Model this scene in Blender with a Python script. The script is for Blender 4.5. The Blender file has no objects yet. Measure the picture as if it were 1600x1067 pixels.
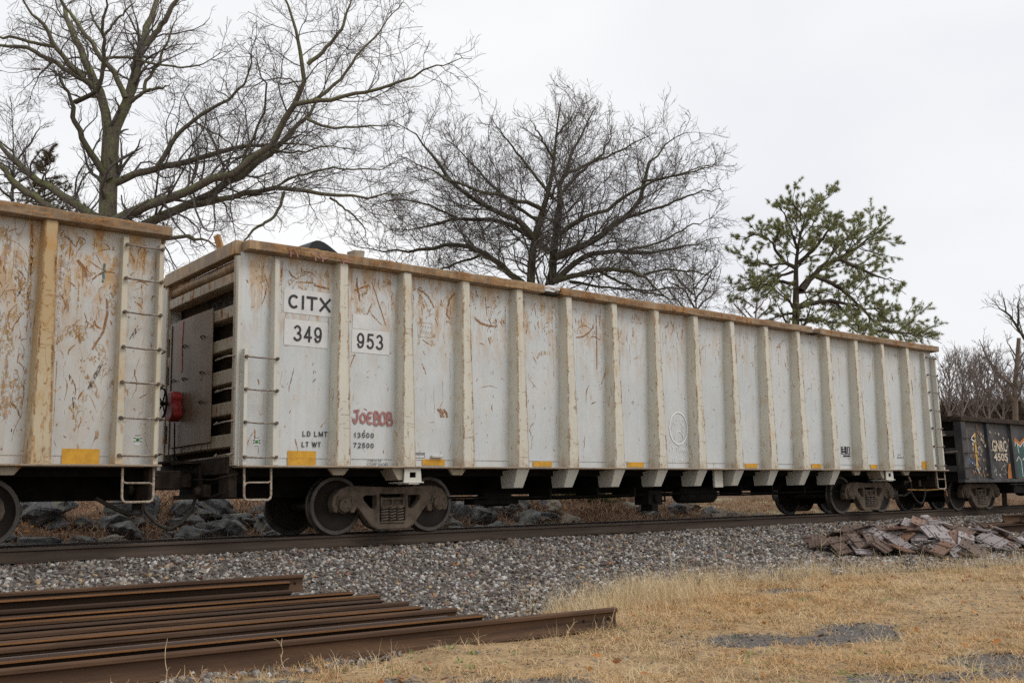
import bpy, bmesh, math, random
import numpy as np
from mathutils import Vector, Matrix
R = math.radians
rnd = random.Random(7)
rng = np.random.default_rng(11)
sc = bpy.context.scene
COL = sc.collection

# ------------------------------------------------------------------ camera
cam = bpy.data.cameras.new('camera'); camo = bpy.data.objects.new('camera', cam); COL.objects.link(camo)
CAM = np.array([-7.738, -15.054, 0.932]); YAW = R(39.262); PIT = R(7.525); FPX = 1580.2
camo.location = CAM; camo.rotation_euler = (math.pi/2 + PIT, 0, -YAW)
cam.sensor_width = 36; cam.lens = 36*FPX/1600; cam.clip_start = .1; cam.clip_end = 6000
sc.camera = camo

# ------------------------------------------------------------------ overcast sky and soft sun
SUN_EL, SUN_AZ = R(52), R(155)          # azimuth clockwise from +Y
w = bpy.data.worlds.new('World'); sc.world = w; w.use_nodes = True
nt = w.node_tree; nt.nodes.clear()
wo = nt.nodes.new('ShaderNodeOutputWorld'); bg = nt.nodes.new('ShaderNodeBackground')
sky = nt.nodes.new('ShaderNodeTexSky'); sky.sky_type = 'NISHITA'; sky.sun_disc = False
sky.sun_elevation = SUN_EL; sky.sun_rotation = SUN_AZ; sky.dust_density = 4
tc = nt.nodes.new('ShaderNodeTexCoord'); mp = nt.nodes.new('ShaderNodeMapping'); mp.inputs['Scale'].default_value = (1.2, 1.2, 2.6)
no = nt.nodes.new('ShaderNodeTexNoise'); no.inputs['Scale'].default_value = 1.6; no.inputs['Detail'].default_value = 4; no.inputs['Roughness'].default_value = .45
cr = nt.nodes.new('ShaderNodeValToRGB')
cr.color_ramp.elements[0].position = .34; cr.color_ramp.elements[0].color = (8.9, 9.05, 9.45, 1)
cr.color_ramp.elements[1].position = .62; cr.color_ramp.elements[1].color = (10.4, 10.4, 10.4, 1)
mx = nt.nodes.new('ShaderNodeMixRGB'); mx.inputs[0].default_value = .94
nt.links.new(tc.outputs['Generated'], mp.inputs[0]); nt.links.new(mp.outputs[0], no.inputs['Vector'])
nt.links.new(no.outputs[0], cr.inputs[0]); nt.links.new(sky.outputs[0], mx.inputs[1]); nt.links.new(cr.outputs[0], mx.inputs[2])
nt.links.new(mx.outputs[0], bg.inputs[0]); bg.inputs[1].default_value = .1; nt.links.new(bg.outputs[0], wo.inputs[0])
sl = bpy.data.lights.new('sun', 'SUN'); so = bpy.data.objects.new('sun', sl); COL.objects.link(so)
sl.energy = 1.25; sl.angle = R(24); sl.color = (1, .975, .94)
sdir = Vector((math.sin(SUN_AZ)*math.cos(SUN_EL), math.cos(SUN_AZ)*math.cos(SUN_EL), math.sin(SUN_EL)))
so.rotation_euler = sdir.to_track_quat('Z', 'Y').to_euler()
vs = sc.view_settings; vs.view_transform = 'Standard'; vs.look = 'None'; vs.exposure = 0; vs.gamma = 1; vs.use_curve_mapping = False
sc.render.engine = 'CYCLES'
cy = sc.cycles; cy.max_bounces = 4; cy.diffuse_bounces = 3; cy.sample_clamp_indirect = 2.5; cy.glossy_bounces = 2; cy.transparent_max_bounces = 8
cy.use_denoising = False; cy.use_adaptive_sampling = False
try: cy.denoiser = 'OPENIMAGEDENOISE'
except Exception: pass
sc.render.filter_size = 1.15

# ------------------------------------------------------------------ node helper
class NT:
    def __init__(s, name):
        s.m = bpy.data.materials.new(name); s.m.use_nodes = True; s.t = s.m.node_tree; s.t.nodes.clear()
        s.out = s.t.nodes.new('ShaderNodeOutputMaterial'); s.b = s.t.nodes.new('ShaderNodeBsdfPrincipled')
        s.t.links.new(s.b.outputs[0], s.out.inputs[0]); s.b.inputs['Specular IOR Level'].default_value = .3
    def n(s, ty, **k):
        x = s.t.nodes.new('ShaderNode'+ty)
        for a, b in k.items(): setattr(x, a, b)
        return x
    def put(s, sock, v):
        if v is None: return
        if isinstance(v, bpy.types.NodeSocket): s.t.links.new(v, sock)
        elif isinstance(v, (tuple, list)) and len(v) == 3 and sock.type == 'RGBA': sock.default_value = (*v, 1)
        else: sock.default_value = v
    def coord(s, out='Object', rand=True, scale=None, rot=None):
        t = s.n('TexCoord'); o = t.outputs[out]
        if rand:
            oi = s.n('ObjectInfo'); sc_ = s.n('VectorMath', operation='SCALE'); sc_.inputs[0].default_value = (37, 53, 29); s.put(sc_.inputs['Scale'], oi.outputs['Random'])
            ad = s.n('VectorMath', operation='ADD'); s.put(ad.inputs[0], o); s.put(ad.inputs[1], sc_.outputs[0]); o = ad.outputs[0]
        if scale: o = s.map(o, scale, rot)
        return o
    def pos(s): return s.n('NewGeometry').outputs['Position']
    def map(s, v, scale=(1, 1, 1), rot=None):
        m = s.n('Mapping'); s.put(m.inputs[0], v); m.inputs['Scale'].default_value = scale
        if rot: m.inputs['Rotation'].default_value = rot
        return m.outputs[0]
    def noise(s, v, sc_, det=3, ro=.5, dist=0):
        x = s.n('TexNoise'); s.put(x.inputs['Vector'], v); s.put(x.inputs['Scale'], sc_); x.inputs['Detail'].default_value = det; x.inputs['Roughness'].default_value = ro; x.inputs['Distortion'].default_value = dist
        return x.outputs[0]
    def voro(s, v, sc_, out='Distance', feat='F1'):
        x = s.n('TexVoronoi', feature=feat); s.put(x.inputs['Vector'], v); x.inputs['Scale'].default_value = sc_
        return x.outputs[out]
    def math(s, op, a, b=0, clamp=False):
        x = s.n('Math', operation=op, use_clamp=clamp); s.put(x.inputs[0], a); s.put(x.inputs[1], b); return x.outputs[0]
    def step(s, v, a, b, lo=0, hi=1):
        x = s.n('MapRange', interpolation_type='SMOOTHSTEP'); s.put(x.inputs[0], v); s.put(x.inputs[1], a); s.put(x.inputs[2], b); s.put(x.inputs[3], lo); s.put(x.inputs[4], hi); return x.outputs[0]
    def mix(s, f, a, b, bt='MIX'):
        x = s.n('MixRGB', blend_type=bt); s.put(x.inputs[0], f); s.put(x.inputs[1], a); s.put(x.inputs[2], b); return x.outputs[0]
    def ramp(s, f, stops, interp='LINEAR'):
        x = s.n('ValToRGB'); e = x.color_ramp.elements; x.color_ramp.interpolation = interp
        while len(e) < len(stops): e.new(.5)
        for q, (p, c) in zip(e, stops): q.position = p; q.color = (*c, 1)
        s.put(x.inputs[0], f); return x.outputs[0]
    def sep(s, v):
        x = s.n('SeparateXYZ'); s.put(x.inputs[0], v); return x.outputs
    def bump(s, h, st, dist=.01):
        x = s.n('Bump'); s.put(x.inputs['Height'], h); x.inputs['Strength'].default_value = st; x.inputs['Distance'].default_value = dist; s.put(s.b.inputs['Normal'], x.outputs[0])
    def col(s, c, rough=.7, spec=None, metal=None):
        s.put(s.b.inputs['Base Color'], c); s.put(s.b.inputs['Roughness'], rough)
        if spec is not None: s.put(s.b.inputs['Specular IOR Level'], spec)
        if metal is not None: s.put(s.b.inputs['Metallic'], metal)
        return s.m
    def cutout(s, fac):
        tr = s.n('BsdfTransparent'); mxs = s.n('MixShader'); s.put(mxs.inputs[0], fac); s.t.links.new(tr.outputs[0], mxs.inputs[1]); s.t.links.new(s.b.outputs[0], mxs.inputs[2]); s.t.links.new(mxs.outputs[0], s.out.inputs[0])

M = {}
def paint(name, c1, c2, rust=.5, warm=.3, stain=(.50, .36, .20), edge=None, gloss=.5, wash=0.0):
    """weathered car paint: mottled coat, run-down streaks, scrape lines and rust spots"""
    g = NT(name); v = g.coord(); p = g.sep(g.coord(rand=False))
    c = g.mix(g.step(g.noise(v, .9, 4, .6), .35, .68), c1, c2)
    st = g.noise(g.map(v, (9, 9, .35)), 1, 4, .65)
    c = g.mix(g.step(st, .50, .78, 0, .55*warm+.12), c, (.34, .29, .20))
    c = g.mix(g.step(g.noise(v, 2.3, 5, .65), .50, .74, 0, warm), c, stain)
    fine = g.noise(v, 75, 3, .7)
    c = g.mix(g.step(fine, .60, .78, 0, .35), c, (.30, .25, .18))
    if wash:      # ochre scraped areas, thickest under the top chord and towards the loading end
        hgt = g.step(p[2], 2.4, 4.0, .16, 1); ln_ = g.step(p[0], 6.0, -7.0, .25, 1) if wash < .8 else 1.0
        wn = g.noise(g.map(v, (2.6, 2.6, .8)), 2.0, 6, .72)
        c = g.mix(g.math('MULTIPLY', g.step(wn, .455, .60), g.math('MULTIPLY', g.math('MULTIPLY', hgt, ln_), wash)), c, g.mix(g.step(g.noise(v, 9, 4, .7), .4, .6), (.50, .33, .15), (.42, .235, .085)))
        c = g.mix(g.math('MULTIPLY', g.step(g.noise(g.map(v, (16, 16, .7)), 1.2, 4, .7), .55, .72), g.math('MULTIPLY', hgt, .55*wash+.1)), c, (.36, .23, .10))
    rr = (.40, .20, .07); rd = (.17, .085, .04)
    rc = g.mix(g.step(g.noise(v, 11, 3), .4, .65), rr, rd)
    # scrape lines along noise contours
    m = None
    for sc_, th, sx, k in ((1.3, .0022, (1.5, 1, .35), .53), (2.2, .0034, (1.6, 1, .4), .50)):
        ln = g.math('ABSOLUTE', g.math('SUBTRACT', g.noise(g.map(v, sx, (k, k*3, k*2)), sc_, 2, .5), k))
        a = g.step(ln, th*.5, th, 1, 0)
        a = g.math('MULTIPLY', a, g.step(g.noise(v, 3.1*k+1.2, 2, .5), .62-.12*rust, .68-.12*rust))
        m = a if m is None else g.math('MAXIMUM', m, a)
    sp = g.step(g.noise(g.map(v, (1, 1, .7)), 13, 3, .55), .71-.05*rust, .76-.05*rust)
    sp2 = g.math('MULTIPLY', g.step(g.noise(g.map(v, (2.2, 2.2, .55)), 6, 4, .6), .66-.09*rust, .72-.09*rust), g.step(g.noise(v, .7, 3), .46, .62, 0, rust))
    m = g.math('MAXIMUM', m, g.math('MAXIMUM', sp, sp2))
    c = g.mix(g.math('MULTIPLY', m, .75), c, rc)
    if edge is not None:      # rubbed edges of a hat-section rib, in the rib's own coordinates
        hw = g.step(p[2], 1.0, 4.1, .135, .082)
        u = g.math('DIVIDE', g.math('ABSOLUTE', p[0]), hw)
        fr = g.step(g.math('ABSOLUTE', g.sep(g.n('NewGeometry').outputs['Normal'])[0]), .95, .5)
        e = g.math('MULTIPLY', g.math('MULTIPLY', g.step(u, .62, .95), fr), g.step(g.noise(g.map(v, (4, 4, 1)), 6, 4, .7), .33, .54, 0, edge))
        c = g.mix(e, c, g.mix(g.step(g.noise(v, 30, 2), .45, .6), (.34, .19, .075), rd))
        foot = g.math('MULTIPLY', g.step(p[2], 1.35, 1.02), g.step(g.noise(v, 6, 3), .4, .7, 0, .6))
        c = g.mix(foot, c, (.30, .19, .10))
    g.bump(g.math('ADD', g.math('MULTIPLY', m, -.5), g.math('MULTIPLY', fine, .25)), .25, .01)
    M[name] = g.col(c, g.step(m, 0, 1, gloss, .85)); return M[name]
paint('paint_grey', (.535, .57, .58), (.595, .615, .615), .32, .13, wash=.70)
paint('paint_rusty', (.50, .505, .49), (.56, .555, .525), .95, .50, wash=1.0)
paint('rib_cream', (.555, .535, .46), (.61, .585, .495), .75, .46, (.47, .34, .18), 1.0)
paint('rib_rusty', (.45, .315, .16), (.50, .42, .285), 1.1, 1.0, (.45, .25, .08), 1.0)
paint('trim_cream', (.54, .525, .47), (.60, .575, .50), .3, .32, (.48, .36, .21))
paint('trim_rusty', (.50, .46, .37), (.56, .50, .39), .8, .7, (.46, .29, .12))
paint('chord_tan', (.185, .125, .075), (.30, .225, .148), 1.5, .85, (.19, .105, .055), wash=.5)
paint('sill_rust', (.24, .18, .125), (.32, .25, .18), .8, .6, (.16, .09, .05))
paint('end_grime', (.33, .285, .215), (.40, .35, .27), 1.5, .85, (.25, .135, .06))
paint('shield_grime', (.19, .138, .098), (.25, .19, .14), .3, .7, (.115, .07, .04))

def plain(name, c, rough=.7, c2=None, sc_=8, spec=.3, metal=0, det=4):
    g = NT(name); v = g.coord()
    cc = g.mix(g.step(g.noise(v, sc_, det, .6), .35, .68), c, c2 or tuple(x*.6 for x in c))
    g.bump(g.noise(v, sc_*8, 3, .6), .2, .01)
    M[name] = g.col(cc, rough, spec, metal); return M[name]
plain('under_dark', (.013, .011, .009), .9, (.006, .005, .004), 5, .15)
plain('recess_brown', (.075, .055, .038), .9, (.03, .022, .016), 4, .15)
plain('under_brown', (.050, .035, .025), .85, (.022, .016, .012), 6, .2)
plain('truck_steel', (.145, .112, .083), .8, (.075, .057, .042), 5, .2)
plain('wheel_plate', (.034, .026, .021), .65, (.02, .015, .012), 3, .3)
plain('wheel_rim', (.085, .07, .06), .42, (.04, .032, .027), 6, .5)
plain('spring_steel', (.19, .15, .118), .7, (.10, .078, .06), 14)
plain('yellow_tape', (.62, .33, .035), .55, (.48, .25, .03), 9)
plain('white_decal', (.67, .67, .665), .55, (.60, .60, .59), 6)
plain('black_paint', (.028, .030, .036), .6, (.05, .05, .055), 20)
plain('chalk_white', (.86, .86, .86), .9, (.76, .76, .76), 20)
plain('spray_red', (.32, .13, .125), .8, (.42, .22, .205), 16)
plain('pink_spray', (.60, .30, .28), .8, (.56, .36, .32), 14)
plain('red_enamel', (.35, .035, .03), .45, (.16, .022, .02), 9)
plain('step_steel', (.40, .34, .27), .7, (.22, .16, .11), 20)
plain('rung_steel', (.33, .29, .25), .6, (.16, .11, .075), 18)
plain('hose_rubber', (.05, .042, .034), .75, (.028, .024, .02), 12)
plain('orange_rod', (.40, .20, .04), .7, (.15, .09, .04), 12)
plain('black_sheet', (.012, .012, .014), .45, (.02, .02, .022), 5)
plain('bag_white', (.62, .62, .62), .5, (.45, .44, .42), 9)
plain('wood_stub', (.36, .31, .25), .8, (.25, .2, .15), 14)
plain('plank_brown', (.38, .20, .07), .8, (.25, .13, .05), 14)
plain('teal_paint', (.025, .085, .072), .6, (.03, .05, .05), 6)
plain('orange_paint', (.42, .16, .035), .6, (.26, .10, .035), 6)
plain('blue_paint', (.10, .19, .38), .7, (.07, .12, .25), 8)
plain('cream_letter', (.58, .49, .38), .7, (.40, .33, .26), 18)
plain('green_dot', (.06, .26, .07), .6, (.05, .2, .05), 20)
plain('tie_wood', (.085, .067, .052), .9, (.05, .04, .032), 6)
plain('litter_white', (.60, .64, .74), .5, (.5, .55, .65), 10)

def dark_car():
    g = NT('dark_car_paint'); v = g.coord()
    c = g.mix(g.step(g.noise(v, 1.6, 5, .6), .35, .66), (.030, .030, .033), (.075, .07, .068))
    c = g.mix(g.step(g.noise(g.map(v, (5, 5, .8)), 1.6, 4, .6), .55, .72, 0, .55), c, (.16, .135, .11))
    c = g.mix(g.step(g.noise(v, 4.5, 5, .7), .60, .70, 0, .7), c, (.10, .055, .03))
    M['dark_car_paint'] = g.col(c, .6)
dark_car()
def flaked():
    g = NT('flaked_decal'); v = g.coord('Object'); c = g.mix(g.step(g.noise(v, 9, 4), .4, .6), (.50, .46, .38), (.14, .10, .06))
    g.cutout(g.step(g.noise(v, 6, 5, .7), .46, .54)); M['flaked_decal'] = g.col(c, .8)
flaked()
def rustmark(name, c1, c2, lo=.40):
    g = NT(name); v = g.coord(); ge = g.n('NewGeometry')
    c = g.mix(ge.outputs['Random Per Island'], c1, c2)
    c = g.mix(g.step(g.noise(v, 20, 3), .4, .7, 0, .5), c, (.16, .07, .03))
    g.cutout(g.math('MULTIPLY', g.step(g.noise(g.map(v, (1.6, 1.6, .8)), 22, 5, .75), lo, lo+.16), .85)); M[name] = g.col(c, .9)
rustmark('rust_mark', (.43, .225, .08), (.26, .115, .045), .36)
rustmark('rust_wash', (.52, .35, .16), (.46, .28, .11), .46)
rustmark('dark_mark', (.05, .055, .06), (.10, .09, .08), .42)
rustmark('pale_mark', (.70, .62, .58), (.72, .70, .68), .42)
rustmark('teal_mark', (.04, .17, .16), (.05, .20, .17), .40)

def rail_mat(name, c1, c2, c3, rough=.72):
    g = NT(name); v = g.coord()
    c = g.mix(g.step(g.noise(g.map(v, (.5, 6, 6)), 2.2, 4, .6), .35, .68), c1, c2)
    c = g.mix(g.step(g.noise(g.map(v, (.25, 8, 8)), 3, 4, .65), .54, .72, 0, .8), c, c3)
    f = g.noise(v, 110, 3, .7)
    c = g.mix(g.step(f, .55, .75, 0, .4), c, (.03, .02, .015))
    g.bump(g.math('ADD', f, g.math('MULTIPLY', g.noise(g.map(v, (1, 2, 2)), 34, 4, .7), 1.2)), .5, .006); M[name] = g.col(c, rough, .35 if rough < .6 else .10)
rail_mat('rail_rust', (.070, .041, .027), (.115, .066, .039), (.032, .021, .015))
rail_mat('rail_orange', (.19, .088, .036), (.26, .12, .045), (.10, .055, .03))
rail_mat('rail_wet', (.125, .092, .080), (.155, .115, .10), (.085, .06, .048), .45)
rail_mat('rail_track', (.066, .048, .038), (.092, .068, .053), (.046, .034, .027))
rail_mat('rail_dark', (.045, .028, .019), (.066, .039, .025), (.030, .019, .013))
rail_mat('rail_run', (.020, .017, .016), (.035, .03, .028), (.016, .013, .012), .35)
rail_mat('plate_brown', (.080, .050, .035), (.112, .070, .049), (.05, .033, .025), .55)
rail_mat('plate_wet', (.20, .172, .168), (.29, .258, .252), (.13, .10, .092), .26)
rail_mat('plate_tan', (.20, .115, .078), (.17, .095, .064), (.09, .055, .04), .5)

def stone_mat(name, stops, rough=.8):
    g = NT(name); oi = g.n('ObjectInfo'); v = g.coord()
    c = g.ramp(oi.outputs['Random'], stops, 'CONSTANT')
    c = g.mix(g.step(g.noise(v, 26, 3, .6), .35, .7, 0, .45), c, g.mix(.5, c, (.06, .05, .045)))
    M[name] = g.col(c, rough, .35)
stone_mat('ballast_stone', [(0, (0.077, 0.062, 0.052)), (.13, (0.138, 0.119, 0.103)), (.26, (0.237, 0.216, 0.193)), (.37, (0.116, 0.082, 0.068)), (.49, (0.331, 0.308, 0.279)),
    (.59, (0.182, 0.162, 0.151)), (.69, (0.288, 0.244, 0.188)), (.77, (0.465, 0.446, 0.421)), (.85, (0.106, 0.093, 0.085)), (.93, (0.237, 0.148, 0.110)), (.965, (0.387, 0.276, 0.153)), (.985, (0.553, 0.540, 0.514))])
stone_mat('chip_stone', [(0, (.075, .072, .075)), (.2, (.12, .115, .117)), (.4, (.165, .158, .155)), (.6, (.10, .096, .10)), (.78, (.22, .205, .19)), (.9, (.14, .11, .095))], .65)
def straw_mat(name, stops, patch=None):
    g = NT(name); oi = g.n('ObjectInfo'); ge = g.n('NewGeometry')
    f = g.math('FRACT', g.math('ADD', g.math('MULTIPLY', oi.outputs['Random'], 7.3), ge.outputs['Random Per Island']))
    c = g.ramp(f, stops); g.b.inputs['Specular IOR Level'].default_value = .15
    if patch:      # beds of tawnier and of paler grass
        pn = g.noise(oi.outputs['Location'], .55, 4, .65); c = g.mix(g.step(pn, .40, .60, 0, .75), c, g.mix(.8, c, patch[0], 'MULTIPLY')); c = g.mix(g.step(g.noise(oi.outputs['Location'], 1.9, 3, .6), .58, .72, 0, .6), c, patch[1])
    M[name] = g.col(c, .8)
straw_mat('straw', [(0, (.43, .285, .15)), (.25, (.54, .375, .20)), (.5, (.62, .46, .265)), (.75, (.47, .32, .17)), (.92, (.68, .54, .34)), (1, (.40, .34, .16))], ((.96, .78, .58), (.36, .25, .14)))
straw_mat('straw_pale', [(0, (.52, .40, .23)), (.4, (.64, .51, .32)), (.7, (.58, .44, .25)), (1, (.68, .58, .40))])
straw_mat('brush_straw', [(0, (.19, .10, .058)), (.3, (.27, .165, .10)), (.6, (.35, .245, .16)), (.8, (.20, .105, .065)), (1, (.42, .32, .22))])
straw_mat('weed_green', [(0, (.10, .19, .04)), (.5, (.17, .26, .07)), (1, (.22, .30, .10))])
straw_mat('dead_leaf', [(0, (.30, .12, .045)), (.4, (.42, .17, .05)), (.7, (.22, .095, .05)), (1, (.50, .25, .08))])
straw_mat('needle_green', [(0, (.19, .215, .10)), (.4, (.27, .295, .135)), (.75, (.35, .365, .18)), (1, (.42, .40, .23))])
straw_mat('cedar_brown', [(0, (.075, .07, .032)), (.5, (.12, .10, .045)), (1, (.17, .12, .06))])
straw_mat('shrub_green', [(0, (.045, .065, .02)), (.6, (.08, .10, .03)), (1, (.11, .12, .04))])

def bark(name, c1, c2, moss, mossamt):
    g = NT(name); v = g.coord(rand=False)
    c = g.mix(g.step(g.noise(g.map(v, (3, 3, .8)), 5, 4, .65), .35, .66), c1, c2)
    if moss:
        nz = g.sep(g.n('NewGeometry').outputs['Normal'])[2]
        mm = g.math('MULTIPLY', g.step(g.noise(v, 2.6, 5, .7), .42, .58), g.step(nz, -.75, .35, 0, mossamt))
        c = g.mix(mm, c, g.mix(g.step(g.noise(v, 9, 3), .4, .65), moss, tuple(x*.6 for x in moss)))
    g.bump(g.noise(g.map(v, (4, 4, 1)), 9, 4, .7), .6, .03)
    M[name] = g.col(c, .9, .1)
bark('bark_oak', (.115, .098, .078), (.19, .165, .135), (.21, .225, .10), .95)
bark('bark_dark', (.065, .055, .045), (.115, .098, .08), (.12, .135, .055), .8)
bark('twig_brown', (.125, .108, .10), (.18, .16, .148), None, 0)
bark('twig_red', (.20, .165, .15), (.27, .23, .21), None, 0)
bark('bark_pine', (.060, .046, .038), (.105, .082, .066), (.085, .10, .04), .3)
bark('bark_snag', (.17, .13, .105), (.23, .18, .145), (.12, .13, .06), .3)

def rock_mat(name, c1, c2, moss):
    g = NT(name); v = g.coord()
    c = g.mix(g.step(g.noise(v, 2.2, 5, .65), .38, .64), c1, c2)
    c = g.mix(g.step(g.noise(v, 7, 4, .7), .60, .68, 0, .6), c, (.19, .19, .175))
    ck = g.voro(g.map(v, (1, 1, 1.8)), 2.6, 'Distance', 'DISTANCE_TO_EDGE'); c = g.mix(g.step(ck, .015, .05, .75, 0), c, (.012, .011, .010))
    nz = g.sep(g.n('NewGeometry').outputs['Normal'])[2]
    c = g.mix(g.math('MULTIPLY', g.step(g.noise(v, 3.3, 4, .7), .50, .60), g.step(nz, .2, .9, 0, moss)), c, (.13, .12, .035))
    g.bump(g.noise(v, 12, 5, .7), .55, .03)
    M[name] = g.col(c, .55, .4)
rock_mat('rock_blue', (.040, .041, .044), (.098, .10, .105), .55)
rock_mat('rock_tan', (.11, .09, .068), (.20, .175, .14), .4)
rock_mat('rock_rust', (.17, .11, .055), (.12, .10, .08), .4)

# ------------------------------------------------------------------ mesh helpers
def tag(o, label=None, cat=None, group=None, kind=None):
    if label: o['label'] = label
    if cat: o['category'] = cat
    if group: o['group'] = group
    if kind: o['kind'] = kind
    return o
def link(o, parent=None):
    COL.objects.link(o)
    if parent is not None: o.parent = parent
    return o
def empty(name, loc=(0, 0, 0), rot=(0, 0, 0), parent=None):
    o = bpy.data.objects.new(name, None); o.location = loc; o.rotation_euler = rot; o.empty_display_size = .2
    return link(o, parent)
def copy(o, parent=None, loc=None, rot=None, name=None):
    c = o.copy(); COL.objects.link(c); c.parent = parent
    if loc is not None: c.location = loc
    if rot is not None: c.rotation_euler = rot
    return c
def shade(me, ang=35):
    me.polygons.foreach_set('use_smooth', np.ones(len(me.polygons), dtype=bool)); me.set_sharp_from_angle(angle=R(ang))
def obj(name, me, mat, parent=None, loc=None, rot=None):
    if isinstance(mat, str): mat = M[mat]
    if mat and not me.materials: me.materials.append(mat)
    o = bpy.data.objects.new(name, me)
    if mat and me.materials and me.materials[0] != mat:      # shared mesh, own coat of paint
        o.material_slots[0].link = 'OBJECT'; o.material_slots[0].material = mat
    if loc is not None: o.location = loc
    if rot is not None: o.rotation_euler = rot
    return link(o, parent)
def bev(o, wd=.01, seg=1):
    m = o.modifiers.new('bevel', 'BEVEL'); m.width = wd; m.segments = seg; m.limit_method = 'ANGLE'; m.angle_limit = R(40); return o

class B:
    def __init__(s): s.v = []; s.f = []
    def add(s, vs, fs):
        k = len(s.v); s.v += [tuple(map(float, q)) for q in vs]; s.f += [tuple(i+k for i in q) for q in fs]; return s
    def box(s, x0, x1, y0, y1, z0, z1):
        return s.add([(x0,y0,z0),(x1,y0,z0),(x1,y1,z0),(x0,y1,z0),(x0,y0,z1),(x1,y0,z1),(x1,y1,z1),(x0,y1,z1)],
                     [(0,3,2,1),(4,5,6,7),(0,1,5,4),(1,2,6,5),(2,3,7,6),(3,0,4,7)])
    def hexa(s, a, b):      # two quads (loops of 4 points) joined
        return s.add(list(a)+list(b), [(3,2,1,0),(4,5,6,7),(0,1,5,4),(1,2,6,5),(2,3,7,6),(3,0,4,7)])
    def prism(s, poly, ax, t0, t1, taper=None):
        n = len(poly)
        def P(q, t):
            return (t, q[0], q[1]) if ax == 'x' else ((q[0], t, q[1]) if ax == 'y' else (q[0], q[1], t))
        return s.add([P(q, t0) for q in poly]+[P(q, t1) for q in poly], [tuple(range(n))[::-1], tuple(range(n, 2*n))]+[(i, (i+1) % n, n+(i+1) % n, n+i) for i in range(n)])
    def tube(s, pts, r, n=6, cap=True):
        pts = [Vector(p) for p in pts]; rings = []; prev = None
        rr = r if isinstance(r, (list, tuple)) else [r]*len(pts)
        for i, p in enumerate(pts):
            t = (pts[min(i+1, len(pts)-1)]-pts[max(i-1, 0)]).normalized()
            a = prev - t*prev.dot(t) if prev else t.orthogonal()
            a.normalize(); prev = a; b = t.cross(a)
            rings.append([p+(a*math.cos(2*math.pi*k/n)+b*math.sin(2*math.pi*k/n))*rr[i] for k in range(n)])
        vs = [v for g in rings for v in g]; fs = []
        for i in range(len(pts)-1):
            for k in range(n): fs.append((i*n+k, i*n+(k+1) % n, (i+1)*n+(k+1) % n, (i+1)*n+k))
        if cap: fs += [tuple(range(n))[::-1], tuple(range((len(pts)-1)*n, len(pts)*n))]
        return s.add(vs, fs)
    def lathe(s, prof, n=24, c=(0, 0, 0), ax='y'):
        vs = []; fs = []
        for (r, t) in prof:
            for k in range(n):
                a = 2*math.pi*k/n; u, q = r*math.cos(a), r*math.sin(a)
                vs.append((c[0]+u, c[1]+t, c[2]+q) if ax == 'y' else ((c[0]+t, c[1]+u, c[2]+q) if ax == 'x' else (c[0]+u, c[1]+q, c[2]+t)))
        for i in range(len(prof)-1):
            for k in range(n): fs.append((i*n+k, (i+1)*n+k, (i+1)*n+(k+1) % n, i*n+(k+1) % n))
        return s.add(vs, fs)
    def ribbon(s, pts, w, y, yfun=None):
        """flat stroke in the x-z plane facing -y; w is a number or a list"""
        n = len(pts); ws = w if isinstance(w, (list, tuple)) else [w]*n; vs = []
        for i, (x, z) in enumerate(pts):
            ax, az = pts[max(i-1, 0)]; bx, bz = pts[min(i+1, n-1)]; dx, dz = bx-ax, bz-az; L = math.hypot(dx, dz) or 1; nx, nz = -dz/L, dx/L
            for sg in (-1, 1):
                qx, qz = x+nx*sg*ws[i]/2, z+nz*sg*ws[i]/2
                vs.append((qx, yfun(qx, qz) if yfun else y, qz))
        return s.add(vs, [(2*i, 2*i+2, 2*i+3, 2*i+1) for i in range(n-1)])
    def mesh(s, name, smooth=None):
        me = bpy.data.meshes.new(name); me.from_pydata(s.v, [], s.f); me.update()
        if smooth: shade(me, smooth)
        return me
    def build(s, name, mat, parent=None, smooth=None, fix=True, loc=None, rot=None):
        me = s.mesh(name, None)
        if fix:
            bm = bmesh.new(); bm.from_mesh(me); bmesh.ops.recalc_face_normals(bm, faces=bm.faces); bm.to_mesh(me); bm.free()
        if smooth: shade(me, smooth)
        return obj(name, me, mat, parent, loc, rot)

def fast_mesh(name, V, F):
    """numpy vertices (n,3), quads or tris (m,k)"""
    me = bpy.data.meshes.new(name); n, k = F.shape
    me.vertices.add(len(V)); me.vertices.foreach_set('co', np.ascontiguousarray(V, dtype=np.float32).ravel())
    me.loops.add(n*k); me.loops.foreach_set('vertex_index', F.astype(np.int32).ravel())
    me.polygons.add(n); me.polygons.foreach_set('loop_start', np.arange(0, n*k, k, dtype=np.int32))
    me.update(calc_edges=True); return me

def plate_with_holes(outer, holes, ax, t0, t1):
    bm = bmesh.new(); es = []
    def P(q): return (q[0], t0, q[1]) if ax == 'y' else (q[0], q[1], t0)
    for lp in [outer]+holes:
        vv = [bm.verts.new(P(q)) for q in lp]
        es += [bm.edges.new((vv[i], vv[(i+1) % len(vv)])) for i in range(len(vv))]
    bmesh.ops.triangle_fill(bm, use_beauty=True, use_dissolve=False, edges=es)
    fs = list(bm.faces); r = bmesh.ops.extrude_face_region(bm, geom=fs)
    d = (0, t1-t0, 0) if ax == 'y' else (0, 0, t1-t0)
    bmesh.ops.translate(bm, vec=d, verts=[g for g in r['geom'] if isinstance(g, bmesh.types.BMVert)])
    bmesh.ops.recalc_face_normals(bm, faces=bm.faces)
    me = bpy.data.meshes.new('plate'); bm.to_mesh(me); bm.free(); return me

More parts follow.
